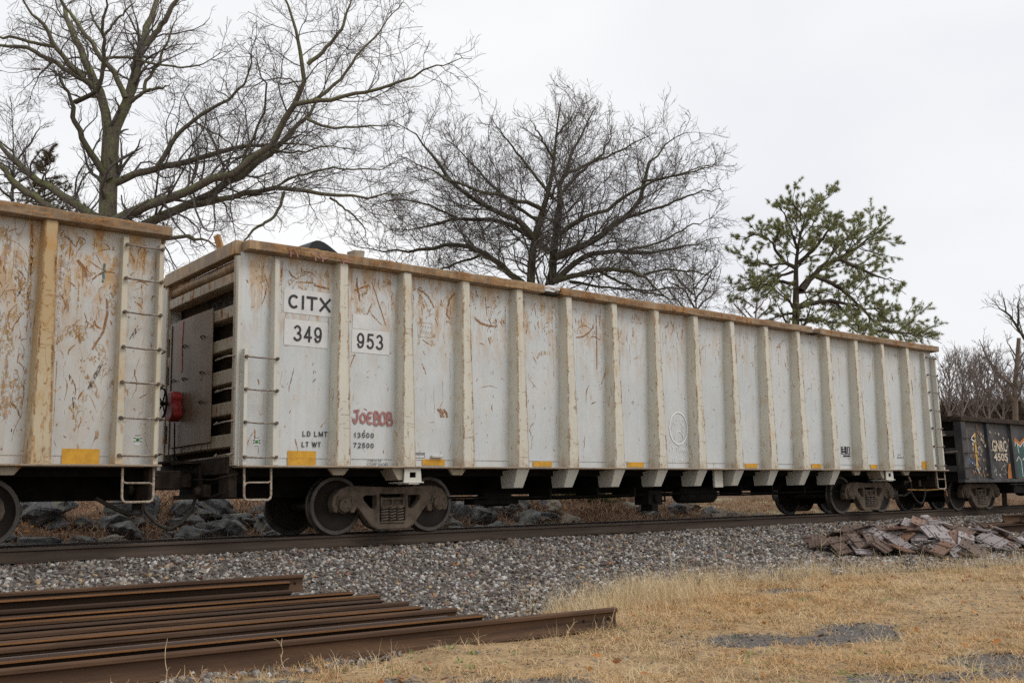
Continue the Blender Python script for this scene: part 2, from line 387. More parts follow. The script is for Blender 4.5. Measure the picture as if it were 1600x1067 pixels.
_TXT = {}
def text_mesh(body, bold=0.0):
    key = (body, bold)
    if key not in _TXT:
        cu = bpy.data.curves.new('lettering', 'FONT'); cu.body = body; cu.size = 1; cu.offset = bold; cu.resolution_u = 3; cu.fill_mode = 'FRONT'
        ob = bpy.data.objects.new('lettering', cu); COL.objects.link(ob); bpy.context.view_layer.update()
        me = bpy.data.meshes.new_from_object(ob.evaluated_get(bpy.context.evaluated_depsgraph_get())); bpy.data.objects.remove(ob); bpy.data.curves.remove(cu)
        _TXT[key] = me
    return _TXT[key].copy()
def text(body, x0, x1, z0, z1, y, mat, parent, bold=0.0, slant=0.0):
    """lettering on a face that looks towards -y, fitted to the box x0..x1, z0..z1"""
    me = text_mesh(body, bold); n = len(me.vertices); co = np.empty(n*3); me.vertices.foreach_get('co', co); co = co.reshape(-1, 3)
    lo, hi = co.min(0), co.max(0)
    u = (co[:, 0]-lo[0])/(hi[0]-lo[0]); v = (co[:, 1]-lo[1])/(hi[1]-lo[1])
    out = np.stack([x0+u*(x1-x0), np.full(n, y), z0+v*(z1-z0)+slant*(u-.5)], 1)
    me.vertices.foreach_set('co', out.ravel()); me.update(); me.name = 'lettering'; me.materials.clear()
    return obj('lettering', me, mat, parent)
def text_x(body, y0, y1, z0, z1, x, mat, parent, bold=0.0):
    """lettering on a face that looks towards -x (reads towards -y)"""
    me = text_mesh(body, bold); n = len(me.vertices); co = np.empty(n*3); me.vertices.foreach_get('co', co); co = co.reshape(-1, 3)
    lo, hi = co.min(0), co.max(0); u = (co[:, 0]-lo[0])/(hi[0]-lo[0]); v = (co[:, 1]-lo[1])/(hi[1]-lo[1])
    me.vertices.foreach_set('co', np.stack([np.full(n, x), y0+u*(y1-y0), z0+v*(z1-z0)], 1).ravel()); me.update(); me.name = 'lettering'; me.materials.clear()
    return obj('lettering', me, mat, parent)

def at(px, py, zc):
    """the point seen towards (px, py) of the 1600 px photograph at depth zc from the camera"""
    fw = np.array([math.sin(YAW)*math.cos(PIT), math.cos(YAW)*math.cos(PIT), math.sin(PIT)])
    r = np.array([math.cos(YAW), -math.sin(YAW), 0]); u = np.cross(r, fw)
    return CAM+(fw+r*(px-800)/FPX-u*(py-533.5)/FPX)*zc

# ------------------------------------------------------------------ terrain
CANT = .0362
def vnoise(x, y, f, seed=0):
    """cheap smooth value noise, numpy"""
    x = np.asarray(x, float)*f+seed*17.3; y = np.asarray(y, float)*f+seed*9.1
    xi, yi = np.floor(x), np.floor(y); u, v = x-xi, y-yi; u = u*u*(3-2*u); v = v*v*(3-2*v)
    def h(a, b):
        q = np.sin(a*127.1+b*311.7+seed*74.7)*43758.5453; return q-np.floor(q)
    return (h(xi, yi)*(1-u)+h(xi+1, yi)*u)*(1-v)+(h(xi, yi+1)*(1-u)+h(xi+1, yi+1)*u)*v-.5
def sm(a, b, t):
    t = np.clip((t-a)/(b-a), 0, 1); return t*t*(3-2*t)
def gz(x, y):
    x = np.asarray(x, float); y = np.asarray(y, float)
    bed = -.225-CANT*(y+.75)
    toe = -4.6+.35*vnoise(x, 0*x, .25, 3)
    near = -.215+(y+1.35)*(.285/3.2); near = np.maximum(near, -.5)
    z = np.where(y > -1.35, bed, np.minimum(near, bed))
    bank = -.42+.68*sm(2.6, 5.2, y)+.35*sm(6, 14, y)+.5*sm(14, 40, y)
    field = -.42+.30*sm(3, 9, y)+.10*sm(9, 40, y)
    far = bank+(field-bank)*sm(13.5, 16.5, x)
    z = np.where(y > 1.5, np.where(y < 2.6, bed+(far-bed)*sm(1.5, 2.6, y), far), z)
    amp = np.where(y < -4, .05, .035)+np.where(y > 2.4, .12, 0)
    return z+amp*vnoise(x, y, .9, 1)+.03*vnoise(x, y, 3.1, 2)*np.where(np.abs(y+.2) < 1.2, .3, 1)
BARE = [(-.3,-9.45,.5,.28), (.15,-9.75,.6,.26), (.75,-9.75,.4,.25), (1.15,-9.55,.35,.2), (.35,-11.1,.45,.25), (-.7,-11.1,.6,.2), (.1,-11.5,.5,.2),
        (-4.6,-8.4,1.0,.18), (-3.0,-9.5,.5,.18), (3.2,-7.2,.5,.22)]
def bare(x, y):
    b = np.zeros(np.shape(x))
    for cx, cy_, rx, ry in BARE:
        ca, sa = math.cos(-.55), math.sin(-.55); dx, dy = np.asarray(x)-cx, np.asarray(y)-cy_
        uu, vv = dx*.82-dy*(-.57), dx*.57*(-1)+dy*(-.82)*(-1)
        b = np.maximum(b, 1.1*np.exp(-np.hypot((dx*.88-dy*.47)/rx, (dx*.47+dy*.88)/ry)**1.4))
    return np.clip(b*1.35+.55*vnoise(x, y, 2.3, 5)+.35*vnoise(x, y, 6.1, 6), 0, 1)
def edge_y(x):       # where ballast gives way to grass
    x = np.asarray(x, float)
    e = np.interp(x, [-20, -4.5, -2.2, 0, 3, 6, 9, 12, 16, 24, 60], [-7.95, -7.95, -7.75, -6.6, -5.8, -6.35, -7.35, -7.9, -7.7, -7.7, -7.9])
    return e+.35*vnoise(x, 0*x, .7, 8)+.25*vnoise(x, 0*x, 2.3, 9)
def axis(lo, hi, d0, d1, step, far):
    a = list(np.arange(lo, hi+1e-6, step)); s = step; q = hi
    while q < far: s *= 1.28; q += s; a.append(q)
    s = step; q = lo
    while q > -far: s *= 1.28; q -= s; a.insert(0, q)
    return np.array(a)
gx = axis(-13, 32, 0, 0, .16, 3500); gy = axis(-14, 12, 0, 0, .13, 3500)
X, Y = np.meshgrid(gx, gy); Z = gz(X, Y)
Z = np.where(np.hypot(X, Y) > 300, Z*0+.5, Z)
nx_, ny_ = len(gx), len(gy); I = np.arange(nx_*ny_).reshape(ny_, nx_)
F = np.stack([I[:-1, :-1], I[:-1, 1:], I[1:, 1:], I[1:, :-1]], -1).reshape(-1, 4)
gme = fast_mesh('ground', np.stack([X, Y, Z], -1).reshape(-1, 3), F)
gme.attributes.new('bare', 'FLOAT', 'POINT').data.foreach_set('value', bare(X, Y).ravel().astype(np.float32))
gme.attributes.new('grassy', 'FLOAT', 'POINT').data.foreach_set('value', (1-sm(-.35, .35, Y-edge_y(X))).ravel().astype(np.float32))
gme.polygons.foreach_set('use_smooth', np.ones(len(gme.polygons), dtype=bool))
def ground_mat():
    g = NT('ground_soil'); v = g.pos(); p = g.sep(v)
    def attr(n):
        a = g.n('Attribute'); a.attribute_name = n; return a.outputs['Fac']
    vv = g.voro(v, 38, 'Color'); gr = g.sep(vv)[0]
    stone = g.ramp(gr, [(0, (.06, .05, .045)), (.4, (.12, .105, .095)), (.75, (.19, .175, .16)), (1, (.30, .28, .26))])
    stone = g.mix(g.step(g.voro(v, 38), .02, .25, 0, .6), (.05, .042, .037), stone)
    chips = g.mix(g.step(g.noise(v, 40, 4, .7), .4, .62), (.075, .07, .068), (.16, .148, .14))
    straw = g.mix(g.step(g.noise(v, 3.2, 5, .65), .38, .62), (.235, .155, .085), (.39, .265, .145))
    straw = g.mix(g.step(g.noise(g.map(v, (14, 40, 14), (0, 0, .6)), 2, 4, .7), .45, .68, 0, .8), straw, (.52, .38, .21))
    straw = g.mix(g.step(g.noise(v, 16, 5, .75), .50, .66, 0, .8), straw, (.11, .08, .052))
    straw = g.mix(g.step(g.noise(v, 1.1, 4, .6), .60, .72, 0, .35), straw, (.16, .18, .06))
    straw = g.mix(g.step(g.math('ADD', attr('bare'), g.math('MULTIPLY', g.math('SUBTRACT', g.noise(v, 9, 4, .7), .5), .9)), .38, .66, 0, .9), straw, chips)
    c = g.mix(attr('grassy'), stone, straw)
    lit = g.mix(g.step(g.noise(v, 5, 5, .7), .4, .62), (.075, .048, .032), (.155, .10, .065))  # brown soil and leaf litter, darkened to paint in shade under the cars
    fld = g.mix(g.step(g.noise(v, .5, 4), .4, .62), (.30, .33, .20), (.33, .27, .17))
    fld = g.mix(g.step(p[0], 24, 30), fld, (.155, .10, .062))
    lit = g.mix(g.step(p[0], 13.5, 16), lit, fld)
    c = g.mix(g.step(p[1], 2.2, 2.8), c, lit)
    g.bump(g.noise(v, 30, 4, .7), .7, .03)
    M['ground_soil'] = g.col(c, .9, .1)
ground_mat()
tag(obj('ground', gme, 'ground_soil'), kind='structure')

# ------------------------------------------------------------------ track
RAIL = [(-.076,0),(.076,0),(.076,.011),(.030,.028),(.013,.046),(.009,.09),(.012,.138),(.030,.146),(.0375,.152),(.0365,.176),(.028,.185),(0,.187),(-.028,.185),(-.0365,.176),(-.0375,.152),(-.030,.146),(-.012,.138),(-.009,.09),(-.013,.046),(-.030,.028),(-.076,.011)]
ca_, sa_ = math.cos(CANT), math.sin(CANT)
def car_root(name, x): return empty(name, (x, -.755+.755*ca_, -.755*sa_), (-CANT, 0, 0))
track = tag(car_root('railway_track', 0), 'straight canted railway track on grey ballast carrying the gondola cars', 'track')
def rail_mesh(L, x0=0):
    b = B(); b.prism(RAIL, 'x', x0, x0+L); return b
rb = rail_mesh(14, -7)
rme = None; k = 0
def runrail(x0, x1, y):
    b = B(); b.prism([(q[0]+y, q[1]-.187) for q in RAIL], 'x', x0, x1)
    o = b.build('rail', 'rail_track', track, 40); bev(o, .002)
    t = B(); t.prism([(y-.0285, -.0012), (y+.0285, -.0012), (y+.0285, .0016), (y-.0285, .0016)], 'x', x0, x1)
    t.build('running_surface', 'rail_run', o)
for y in (-.755, .755):
    runrail(-45, 160, y)
tm = B().box(-.115, .115, -1.3, 1.3, -.385, -.205).mesh('tie'); tm.materials.append(M['tie_wood'])
pm = B().box(-.1, .1, -.18, .18, -.2045, -.1885).mesh('tie_plate'); pm.materials.append(M['plate_brown'])
sm_ = B().box(-.02, .02, -.022, .022, -.1885, -.155).mesh('spike'); sm_.materials.append(M['rail_rust'])
for i in range(64):
    x = -8+.54*i+rnd.uniform(-.03, .03)
    t = bpy.data.objects.new('tie', tm); t.location = (x, 0, -.004); link(t, track)
    for y in (-.755, .755):
        p = bpy.data.objects.new('tie_plate', pm); p.location = (0, y, 0); link(p, t)

# ------------------------------------------------------------------ freight truck (bogie)
def wheel_mesh():
    b = B()
    b.lathe([(.02,-.80),(.115,-.80),(.125,-.79),(.13,-.765),(.20,-.745),(.33,-.765),(.375,-.80),(.395,-.825),(.448,-.825),(.457,-.815),(.459,-.725),(.472,-.715),(.480,-.695),(.472,-.685),(.40,-.685),(.37,-.70),(.2,-.69),(.1,-.66),(.02,-.66)], 40)
    return b
_tr = {}
def truck_meshes():
    if _tr: return _tr
    half = [(0,.735),(.32,.742),(.60,.755),(.82,.752),(.97,.705),(1.075,.60),(1.105,.47),(1.07,.355),(1.0,.335),(1.0,.50),(.96,.545),(.82,.545),(.78,.50),(.78,.34),(.70,.335),(.66,.42),(.60,.36),(.40,.115),(.28,.065),(0,.06)]
    outer = half+[(-x, z) for x, z in half[::-1] if x > 0]
    win = [(.30,.60),(.50,.605),(.545,.575),(.53,.53),(.40,.40),(.34,.385),(.30,.42)]
    spr = [(-.235,.62),(.235,.62),(.24,.20),(.20,.165),(-.20,.165),(-.24,.20)]
    me = plate_with_holes(outer, [win, [(-x, z) for x, z in win[::-1]], spr], 'y', -1.075, -.915)
    _tr['frame'] = me
    w = wheel_mesh(); me = w.mesh('wheel'); 
    bm = bmesh.new(); bm.from_mesh(me); bmesh.ops.recalc_face_normals(bm, faces=bm.faces); bm.to_mesh(me); bm.free()
    me.materials.append(M['wheel_plate']); me.materials.append(M['wheel_rim'])
    for p in me.polygons:
        r = math.hypot(p.center[0], p.center[2])
        if r > .39: p.material_index = 1
    shade(me, 30); _tr['wheel'] = me
    c = B(); c.lathe([(.0,-1.135),(.055,-1.135),(.06,-1.128),(.098,-1.128),(.108,-1.118),(.112,-1.06),(.125,-1.055),(.125,-.93)], 24)
    for k in range(3):
        a = R(90+120*k); c.lathe([(0,-1.15),(.016,-1.15),(.018,-1.127)], 6, (.062*math.cos(a), 0, .062*math.sin(a)))
    _tr['cap'] = c.mesh('bearing_cap', 40)
    a = B(); a.lathe([(.075,-1.06),(.085,-.80),(.095,-.72),(.085,-.6),(.085,.6),(.095,.72),(.085,.80),(.075,1.06)], 14); _tr['axle'] = a.mesh('axle', 60)
    s = B(); pts = [(.058*math.cos(t*.52), .058*math.sin(t*.52), .19+.225*t/60) for t in range(61)]; s.tube(pts, .0135, 6); _tr['spring'] = s.mesh('spring', 60)
    ad = B(); ad.prism([(-.15,.47),(-.12,.60),(.12,.60),(.15,.47),(.125,.47),(.11,.54),(-.11,.54),(-.125,.47)], 'y', -1.10, -.93); _tr['adapter'] = ad.mesh('bearing_adapter')
    return _tr
def truck(parent, x, far=True):
    T = truck_meshes(); t = empty('truck', (x, 0, 0), parent=parent)
    for s in ((1, -1) if far else (1,)):
        rot = (0, 0, 0) if s == 1 else (0, 0, math.pi)
        f = obj('side_frame', T['frame'], 'truck_steel', t, rot=rot); bev(f, .022, 2)
        for dx in (-.89, .89):
            xx = dx
            obj('wheel', T['wheel'], None, t, (xx, 0, .457), rot)
            obj('bearing_cap', T['cap'], 'truck_steel', t, (xx, 0, .457), rot)
            obj('bearing_adapter', T['adapter'], 'truck_steel', t, (xx, 0, 0), rot)
        for dx in (-.145, 0, .145):
            for dy in (-1.05, -.93):
                q = obj('spring', T['spring'], 'spring_steel', t, (dx, dy*s, 0))
        b = B(); b.box(-.235,.235,-1.10*s,-.90*s,.168,.192); b.build('spring_seat', 'truck_steel', t)
        b = B()
        b.box(-.20,.20,-1.085*s,-.9*s,.415,.445); b.box(-.225,-.195,-1.08*s,-.9*s,.42,.575); b.box(.195,.225,-1.08*s,-.9*s,.42,.575); b.box(-.195,.195,-1.03*s,-.9*s,.445,.53); b.box(-.015,.015,-1.07*s,-1.03*s,.445,.53)
        b.box(-.22,.22,-1.07*s,-.9*s,.53,.565); b.build('bolster_end', 'truck_steel', t)
    for dx in (-.89, .89): obj('axle', T['axle'], 'wheel_plate', t, (dx, 0, .457))
    b = B(); b.box(-.2,.2,-.9,.9,.36,.62); b.build('bolster', 'under_dark', t)
    for s in (-1, 1):
        b = B(); b.box(s*.36-.06, s*.36+.06, -.75, .75, .25, .36); b.box(s*.36-.05, s*.40+.05, -.78, -.66, .25, .5); b.build('brake_beam', 'under_dark', t)
    return t

# ------------------------------------------------------------------ tall gondola car
S = 1.18; HL = 9.85; RIBX = [(n-7)*S+.06 for n in range(15)]
ZS, ZT = 1.035, 4.31
def pan_y(z): return -1.36-.075*(np.clip((z-1.15)/2.9, 0, 1))
def dent(x, z, sd=0): return .015*vnoise(x, z, 1.3, 20+sd)+.006*vnoise(x, z, 3.3, 21+sd)
def surf(sd, off=.0035): return lambda x, z: float(pan_y(z)+dent(x, z, sd)-off)
STILE = 9.29
def panel(parent, x0, x1, mat, sd):
    nx, nz = 7, 15; xs = np.linspace(x0, x1, nx); zs = np.concatenate([[1.045, 1.155], np.linspace(1.16, 4.163, nz-2)])
    Xg, Zg = np.meshgrid(xs, zs); Yg = pan_y(Zg)+dent(Xg, Zg, sd)
    Yg[0] += .002; Yg[1] += .001
    Yg[2:] -= .007
    V = np.stack([Xg, Yg, Zg], -1).reshape(-1, 3); I = np.arange(nx*nz).reshape(nz, nx)
    F = np.stack([I[:-1, :-1], I[:-1, 1:], I[1:, 1:], I[1:, :-1]], -1).reshape(-1, 4)
    n = len(V); Vb = V.copy(); Vb[:, 1] += .05
    Fb = (F+n)[:, ::-1]
    rim = np.concatenate([I[0], I[1:, -1], I[-1, ::-1][1:], I[::-1, 0][1:-1]])
    Fr = np.stack([np.roll(rim, -1), rim, rim+n, np.roll(rim, -1)+n], -1)
    me = fast_mesh('side_panel', np.concatenate([V, Vb]), np.concatenate([F, Fb, Fr])); shade(me, 40)
    return obj('side_panel', me, mat, parent)
_rib = {}
def rib_mesh():
    if 'r' in _rib: return _rib['r']
    b = B()
    # front face half widths .13 at the sill, .08 at the chord; root on the panel, tapered
    zs = [1.04, 1.30, 2.0, 3.0, 3.9, 4.163]; lv = []
    for z in zs:
        t = (z-1.04)/3.06; hf = .130-.050*t; hb = hf+.012; yf = -1.625+.012*math.sin(z*5)*.2; yb = -1.33-.05*t
        lv.append([(-hb, yb, z), (-hf, yf+.012, z), (-hf+.014, yf, z), (hf-.014, yf, z), (hf, yf+.012, z), (hb, yb, z)])
    vs = [q for l in lv for q in l]; fs = []
    for i in range(len(zs)-1):
        for k in range(5): fs.append((i*6+k, i*6+k+1, i*6+7+k, i*6+6+k))
        fs.append((i*6+5, i*6, i*6+6, i*6+11))
    fs += [(0,1,2,3,4,5)[::-1], tuple(30+k for k in range(6))]
    b.add(vs, fs); me = b.mesh('rib')
    bm = bmesh.new(); bm.from_mesh(me); bmesh.ops.recalc_face_normals(bm, faces=bm.faces); bm.to_mesh(me); bm.free()
    shade(me, 25); _rib['r'] = me; return me
def strokes(parent, n, xr, zr, mat, sd, wr=(.004, .02), lr=(.05, .35), seed=1, curl=.5, upright=.65, weight=None, name='scrape_marks'):
    r = random.Random(seed); b = B(); k = 0; tries = 0
    ribs = RIBX
    while k < n and tries < n*30:
        tries += 1
        x = r.uniform(*xr); z = r.uniform(*zr)
        if weight and r.random() > weight(x, z): continue
        L = r.uniform(*lr)*r.uniform(.3, 1); a = (R(90)+r.gauss(0, .35)) if r.random() < upright else r.uniform(0, math.pi)
        c = r.gauss(0, curl); m = 7; pts = []; px, pz = x, z
        for i in range(m): pts.append((px, pz)); px += math.cos(a)*L/m; pz += math.sin(a)*L/m; a += c/m*2+r.gauss(0, .12)
        if any(not (1.18 < q[1] < 4.05) for q in pts): continue
        if any(min(abs(q[0]-rx) for rx in ribs) < .165 or abs(abs(q[0])-STILE) < .07 or abs(q[0]) > HL-.03 for q in pts): continue
        w0 = r.uniform(*wr)
        b.ribbon(pts, [w0*(.25+.75*math.sin(math.pi*(i+.35)/m))*r.uniform(.6, 1.2) for i in range(m)], 0, surf(sd, .0035+.0007*(k % 9))); k += 1
    o = b.build(name, mat, parent, fix=False); o['kind'] = 'stuff'; return o
def blobs(parent, n, xr, zr, mat, sd, seed, size=(.01, .04), weight=None, name='rust_spots'):
    r = random.Random(seed); b = B(); k = 0; tries = 0
    while k < n and tries < n*30:
        tries += 1; x = r.uniform(*xr); z = r.uniform(*zr)
        if weight and r.random() > weight(x, z): continue
        if min(abs(x-rx) for rx in RIBX) < .18 or abs(abs(x)-STILE) < .08 or abs(x) > HL-.05: continue
        s0 = r.uniform(*size)*r.uniform(.4, 1); m = 7; yf = surf(sd, .003+.0006*(k % 7)); an = r.uniform(0, 6); el = r.uniform(.5, 1)
        vs = []
        for i in range(m):
            a = 2*math.pi*i/m; q = s0*r.uniform(.6, 1.25); qx, qz = x+math.cos(a)*q*el, z+math.sin(a)*q
            vs.append((qx, yf(qx, qz), qz))
        b.add(vs, [tuple(range(m))]); k += 1
    o = b.build(name, mat, parent, fix=False); o['kind'] = 'stuff'; return o
def chord_run(parent, x0, x1, side, mat):
    """top chord of one side, subdivided so that it can be a little battered"""
    n = max(2, int((x1-x0)/.16)); b = B(); vs = []
    for i in range(n+1):
        x = x0+(x1-x0)*i/n; j = lambda s_: float(.020*vnoise(x, s_*3.1, 1.3, 30+side)+.010*vnoise(x, s_*3.1, 4.1, 33+side))
        for (y, z) in ((-1.665, 4.165), (-1.40, 4.165), (-1.40, ZT), (-1.665, ZT-.004)):
            vs.append((x, (y+j(y+z)) if side < 0 else -(y+j(y+z)), z+j(z*2+y)))
    fs = []
    for i in range(n):
        for k in range(4): fs.append((i*4+k, i*4+(k+1) % 4, i*4+4+(k+1) % 4, i*4+4+k))
    fs += [(0, 1, 2, 3), tuple(n*4+k for k in (3, 2, 1, 0))]
    b.add(vs, fs); return bev(b.build('top_chord', mat, parent), .010, 1)

def gondola(x, rusty, label, ladders, notches=()):
    car = tag(car_root('gondola_car', x), label, 'gondola car', 'tall grey gondola cars')
    PM, RB, RM = ('paint_rusty', 'rib_rusty', 'trim_rusty') if rusty else ('paint_grey', 'rib_cream', 'trim_cream'); sd = 3 if rusty else 0
    # floor, side sills, centre sill
    b = B(); b.box(-HL+.25, HL-.25, -1.33, 1.33, .99, 1.03); b.build('floor', 'under_dark', car)
    b = B(); b.box(-HL+.02, HL-.02, -1.665, -1.20, 1.012, 1.04); bev(b.build('side_sill', 'sill_rust', car), .006)
    b = B(); b.box(-HL+.02, HL-.02, 1.20, 1.665, 1.012, 1.04); b.build('side_sill', RM, car)
    b = B(); b.box(-HL-.1, HL+.1, -.33, .33, .60, .985); b.build('center_sill', 'under_dark', car)
    b = B(); b.box(-HL+.3, HL-.3, -1.19, -1.14, .90, 1.01); b.box(-HL+.3, HL-.3, 1.14, 1.19, .90, 1.01); b.build('sill_flange', 'under_dark', car)
    # near side: one panel per bay
    xs = [-HL+.045, -STILE]+RIBX+[STILE, HL-.045]
    for i in range(len(xs)-1): panel(car, xs[i]+.0015, xs[i+1]-.0015, PM, sd)
    for rx in RIBX: obj('rib', rib_mesh(), RB, car, (rx, 0, 0))
    # far side, seen only from elsewhere: one wall with its ribs
    b = B(); b.box(-HL+.02, HL-.02, 1.34, 1.39, 1.04, 4.10); b.build('far_wall', PM, car)
    for rx in RIBX: obj('rib', rib_mesh(), RB, car, (rx, 0, 0), (0, 0, math.pi))
    # chords with torn notches
    cuts = [-HL-.03 if rusty else -HL+.05]+[q for a_, b_ in notches for q in (a_, b_)]+[HL+.03]
    for i in range(0, len(cuts), 2): chord_run(car, cuts[i]+.001, cuts[i+1]-.001, -1, 'chord_tan')
    for a_, b_ in notches:
        b = B(); b.box(a_+.002, b_-.002, -1.655, -1.42, 4.165, 4.185); b.box(a_+.002, b_-.002, -1.425, -1.405, 4.185, 4.288); b.build('torn_chord_floor', 'under_brown', car)
    chord_run(car, -HL-.03, HL+.03, 1, 'chord_tan')
    for s in (-1, 1):
        # end structure
        e = lambda a_, b_: (min(s*a_, s*b_), max(s*a_, s*b_))
        b = B(); b.box(*e(HL-.30, HL-.24), -1.35, 1.35, 1.04, 4.2); b.build('end_wall', 'recess_brown', car)
        b = B(); b.box(*e(HL-.13, HL+.04), -1.398, 1.398, 4.13, ZT+.03); bev(b.build('end_chord', 'chord_tan', car), .01)
        b = B(); b.tube([(s*(HL-.12), y, 4.02+.012*math.sin(y*3)) for y in np.linspace(-1.36, 1.36, 9)], .085, 10); b.build('end_tube', 'chord_tan', car, 60)
        for z0, z1 in ((3.73,3.89),(3.22,3.40),(2.75,2.93),(2.25,2.46),(1.79,1.98),(1.32,1.51)):
            b = B(); n = 6; vs = []
            for k in range(n+1):
                y = -1.352+2.704*k/n; o_ = .02*math.cos(y)
                for q, z in ((HL-.24, z0), (HL-.02+o_, z0), (HL-.02+o_, z1), (HL-.24, z1)): vs.append((s*q, y, z))
            fs = [(k*4+j, k*4+(j+1) % 4, k*4+4+(j+1) % 4, k*4+4+j) for k in range(n) for j in range(4)]+[(0, 1, 2, 3), (n*4+3, n*4+2, n*4+1, n*4)]
            b.add(vs, fs); bev(b.build('end_band', 'end_grime', car), .012)
        b = B(); b.box(*e(HL-.3, HL+.02), -1.35, 1.35, 1.042, 1.20); b.build('end_sill', 'end_grime', car)
        for y in (-1, 1):
            b = B(); b.prism([(s*(HL-.05), y*1.362), (s*(HL-.05), y*1.445), (s*(HL+.004), y*1.445), (s*(HL+.004), y*1.362)], 'z', 1.043, 4.10); bev(b.build('corner_post', RM, car), .006)
            b = B(); b.box(*e(HL-.045, HL+.006), min(y*1.36, y*1.30), max(y*1.36, y*1.30), 1.21, 4.12); b.build('end_post', 'end_grime', car)
        # ladder stiles on the near side
        b = B(); b.hexa([(s*STILE-.055, -1.36, 1.043), (s*STILE-.048, -1.585, 1.043), (s*STILE+.048, -1.585, 1.043), (s*STILE+.055, -1.36, 1.043)], [(s*STILE-.045, -1.42, 4.10), (s*STILE-.038, -1.555, 4.10), (s*STILE+.038, -1.555, 4.10), (s*STILE+.045, -1.42, 4.10)])
        bev(b.build('ladder_stile', RM, car), .006)
        top = 4.0 if ladders[(s+1)//2] == 'tall' else 2.66
        xo = s*(HL-.055)
        b = B(); b.box(min(xo, xo-s*.055), max(xo, xo-s*.055), -1.58, -1.452, 1.043, top+.05); bev(b.build('ladder_stile', RM, car), .006)
        b = B(); b.box(*e(HL-.07, HL+.003), 1.447, 1.66, 1.043, 4.14); b.build('ladder_stile', RM, car)
        zs = [1.16, 1.65, 2.12, 2.59]+([3.06, 3.52, 3.98] if top > 3 else [])
        for z in zs:
            b = B(); dz = rnd.uniform(-.006, .006)
            b.tube([(s*STILE, -1.60, z), (s*(STILE+HL)/2, -1.605, z-.012+dz), (xo-s*.02, -1.60, z)], .0125, 6); g_ = b.build('rung', 'rung_steel', car, 60)
            q = B(); q.lathe([(.0, -1.625), (.022, -1.622), (.026, -1.60), (.024, -1.58)], 8, (s*STILE+.0, 0, z)); q.lathe([(0, -1.625), (.022, -1.622), (.026, -1.60), (.024, -1.578)], 8, (xo-s*.022, 0, z)); q.build('rung_bolt', 'truck_steel', g_, 60)
        for z in (1.20, 1.67, 2.14, 2.61):
            b = B(); b.tube([(s*(HL-.02), -1.40, z+.02), (s*(HL+.10), -1.36, z), (s*(HL+.11), -1.30, z), (s*(HL+.11), -.95, z-.015), (s*(HL+.08), -.90, z-.01), (s*(HL+.04), -.90, z+.03)], .012, 6); b.build('grab_iron', 'rung_steel', car, 60)
        # stirrup step under the corner
        xa, xb = s*(HL-.09), s*(HL-.50); jz = rnd.uniform(-.02, .02)
        b = B(); b.tube([(xa, -1.56, 1.03), (xa, -1.57, .62), (xa+(xb-xa)*.03, -1.57, .575), (xa+(xb-xa)*.12, -1.57, .555), (xb-(xb-xa)*.12, -1.57, .552), (xb-(xb-xa)*.03, -1.57, .575), (xb, -1.57, .62), (xb, -1.56, 1.03)], .017, 7)
        st = b.build('stirrup_step', 'step_steel', car, 60)
        b = B(); b.tube([(xa, -1.57, .74), (xa+(xb-xa)*.06, -1.575, .79), (xa+(xb-xa)*.15, -1.575, .80), (xb-(xb-xa)*.12, -1.575, .80), (xb-(xb-xa)*.01, -1.57, .82)], .013, 6); b.build('step_rung', 'step_steel', st, 60)
        # coupler
        b = B(); b.box(*e(HL-.1, HL+.30), -.13, .13, .77, .98); b.prism([(s*(HL+.28), -.20), (s*(HL+.46), -.24), (s*(HL+.60), -.12), (s*(HL+.56), .02), (s*(HL+.42), .06), (s*(HL+.48), .20), (s*(HL+.28), .18)], 'z', .74, 1.02)
        bev(b.build('coupler', 'under_brown', car), .015)
        b = B(); b.box(*e(HL+.0, HL+.07), -.36, .36, .66, 1.08); b.box(*e(HL-.02, HL+.05), -1.30, 1.30, .93, 1.18); bev(b.build('striker_plate', 'under_brown', car), .012)
        b = B(); b.tube([(s*(HL+.06), -.34, .76), (s*(HL+.14), -.40, .60), (s*(HL+.22), -.44, .42), (s*(HL+.36), -.46, .26), (s*(HL+.50), -.47, .19), (s*(HL+.59), -.48, .175)], [.024, .027, .027, .027, .027, .036], 8); b.build('brake_hose', 'hose_rubber', car, 60)
        b = B(); b.tube([(s*(HL-.08), -1.40, .93), (s*(HL+.05), -1.32, .90), (s*(HL+.09), -.9, .86), (s*(HL+.16), -.35, .88)], .012, 6); b.build('uncoupling_rod', 'under_brown', car, 60)
        b = B(); b.box(*e(HL-.32, HL-.02), -1.2, 1.2, .80, 1.0); b.build('end_beam', 'under_dark', car)
        b = B(); b.box(*e(HL+.05, HL+.16), -.75, -.45, .62, .80); b.lathe([(0, -.07), (.06, -.06), (.07, 0), (.06, .06)], 10, (s*(HL+.18), -.6, .70), 'x'); b.build('angle_cock', 'under_brown', car)
        b = B(); b.box(*e(HL-.1, HL+.02), -1.30, -.95, .60, .99); b.build('end_brace', 'under_brown', car)
        b = B(); b.box(*e(HL-.02, HL+.20), -.30, .30, .60, .66); b.build('coupler_carrier', 'under_brown', car)
        b = B(); b.tube([(s*(HL+.02), -1.1, .66), (s*(HL+.03), -.6, .60), (s*(HL+.04), -.3, .58)], .022, 6); b.build('train_line', 'under_brown', car, 60)
        truck(car, s*6.98)
        # bolster bracket with its square jacking hole, and small gusset plates
        bx = s*6.98+.03
        me = plate_with_holes([(-.15, 1.012), (-.165, .80), (.165, .80), (.15, 1.012)], [[(-.06, .865), (.06, .865), (.065, .95), (-.055, .95)]], 'y', -1.615, -1.59)
        o = obj('jacking_pad', me, RM, car, (bx, 0, 0))
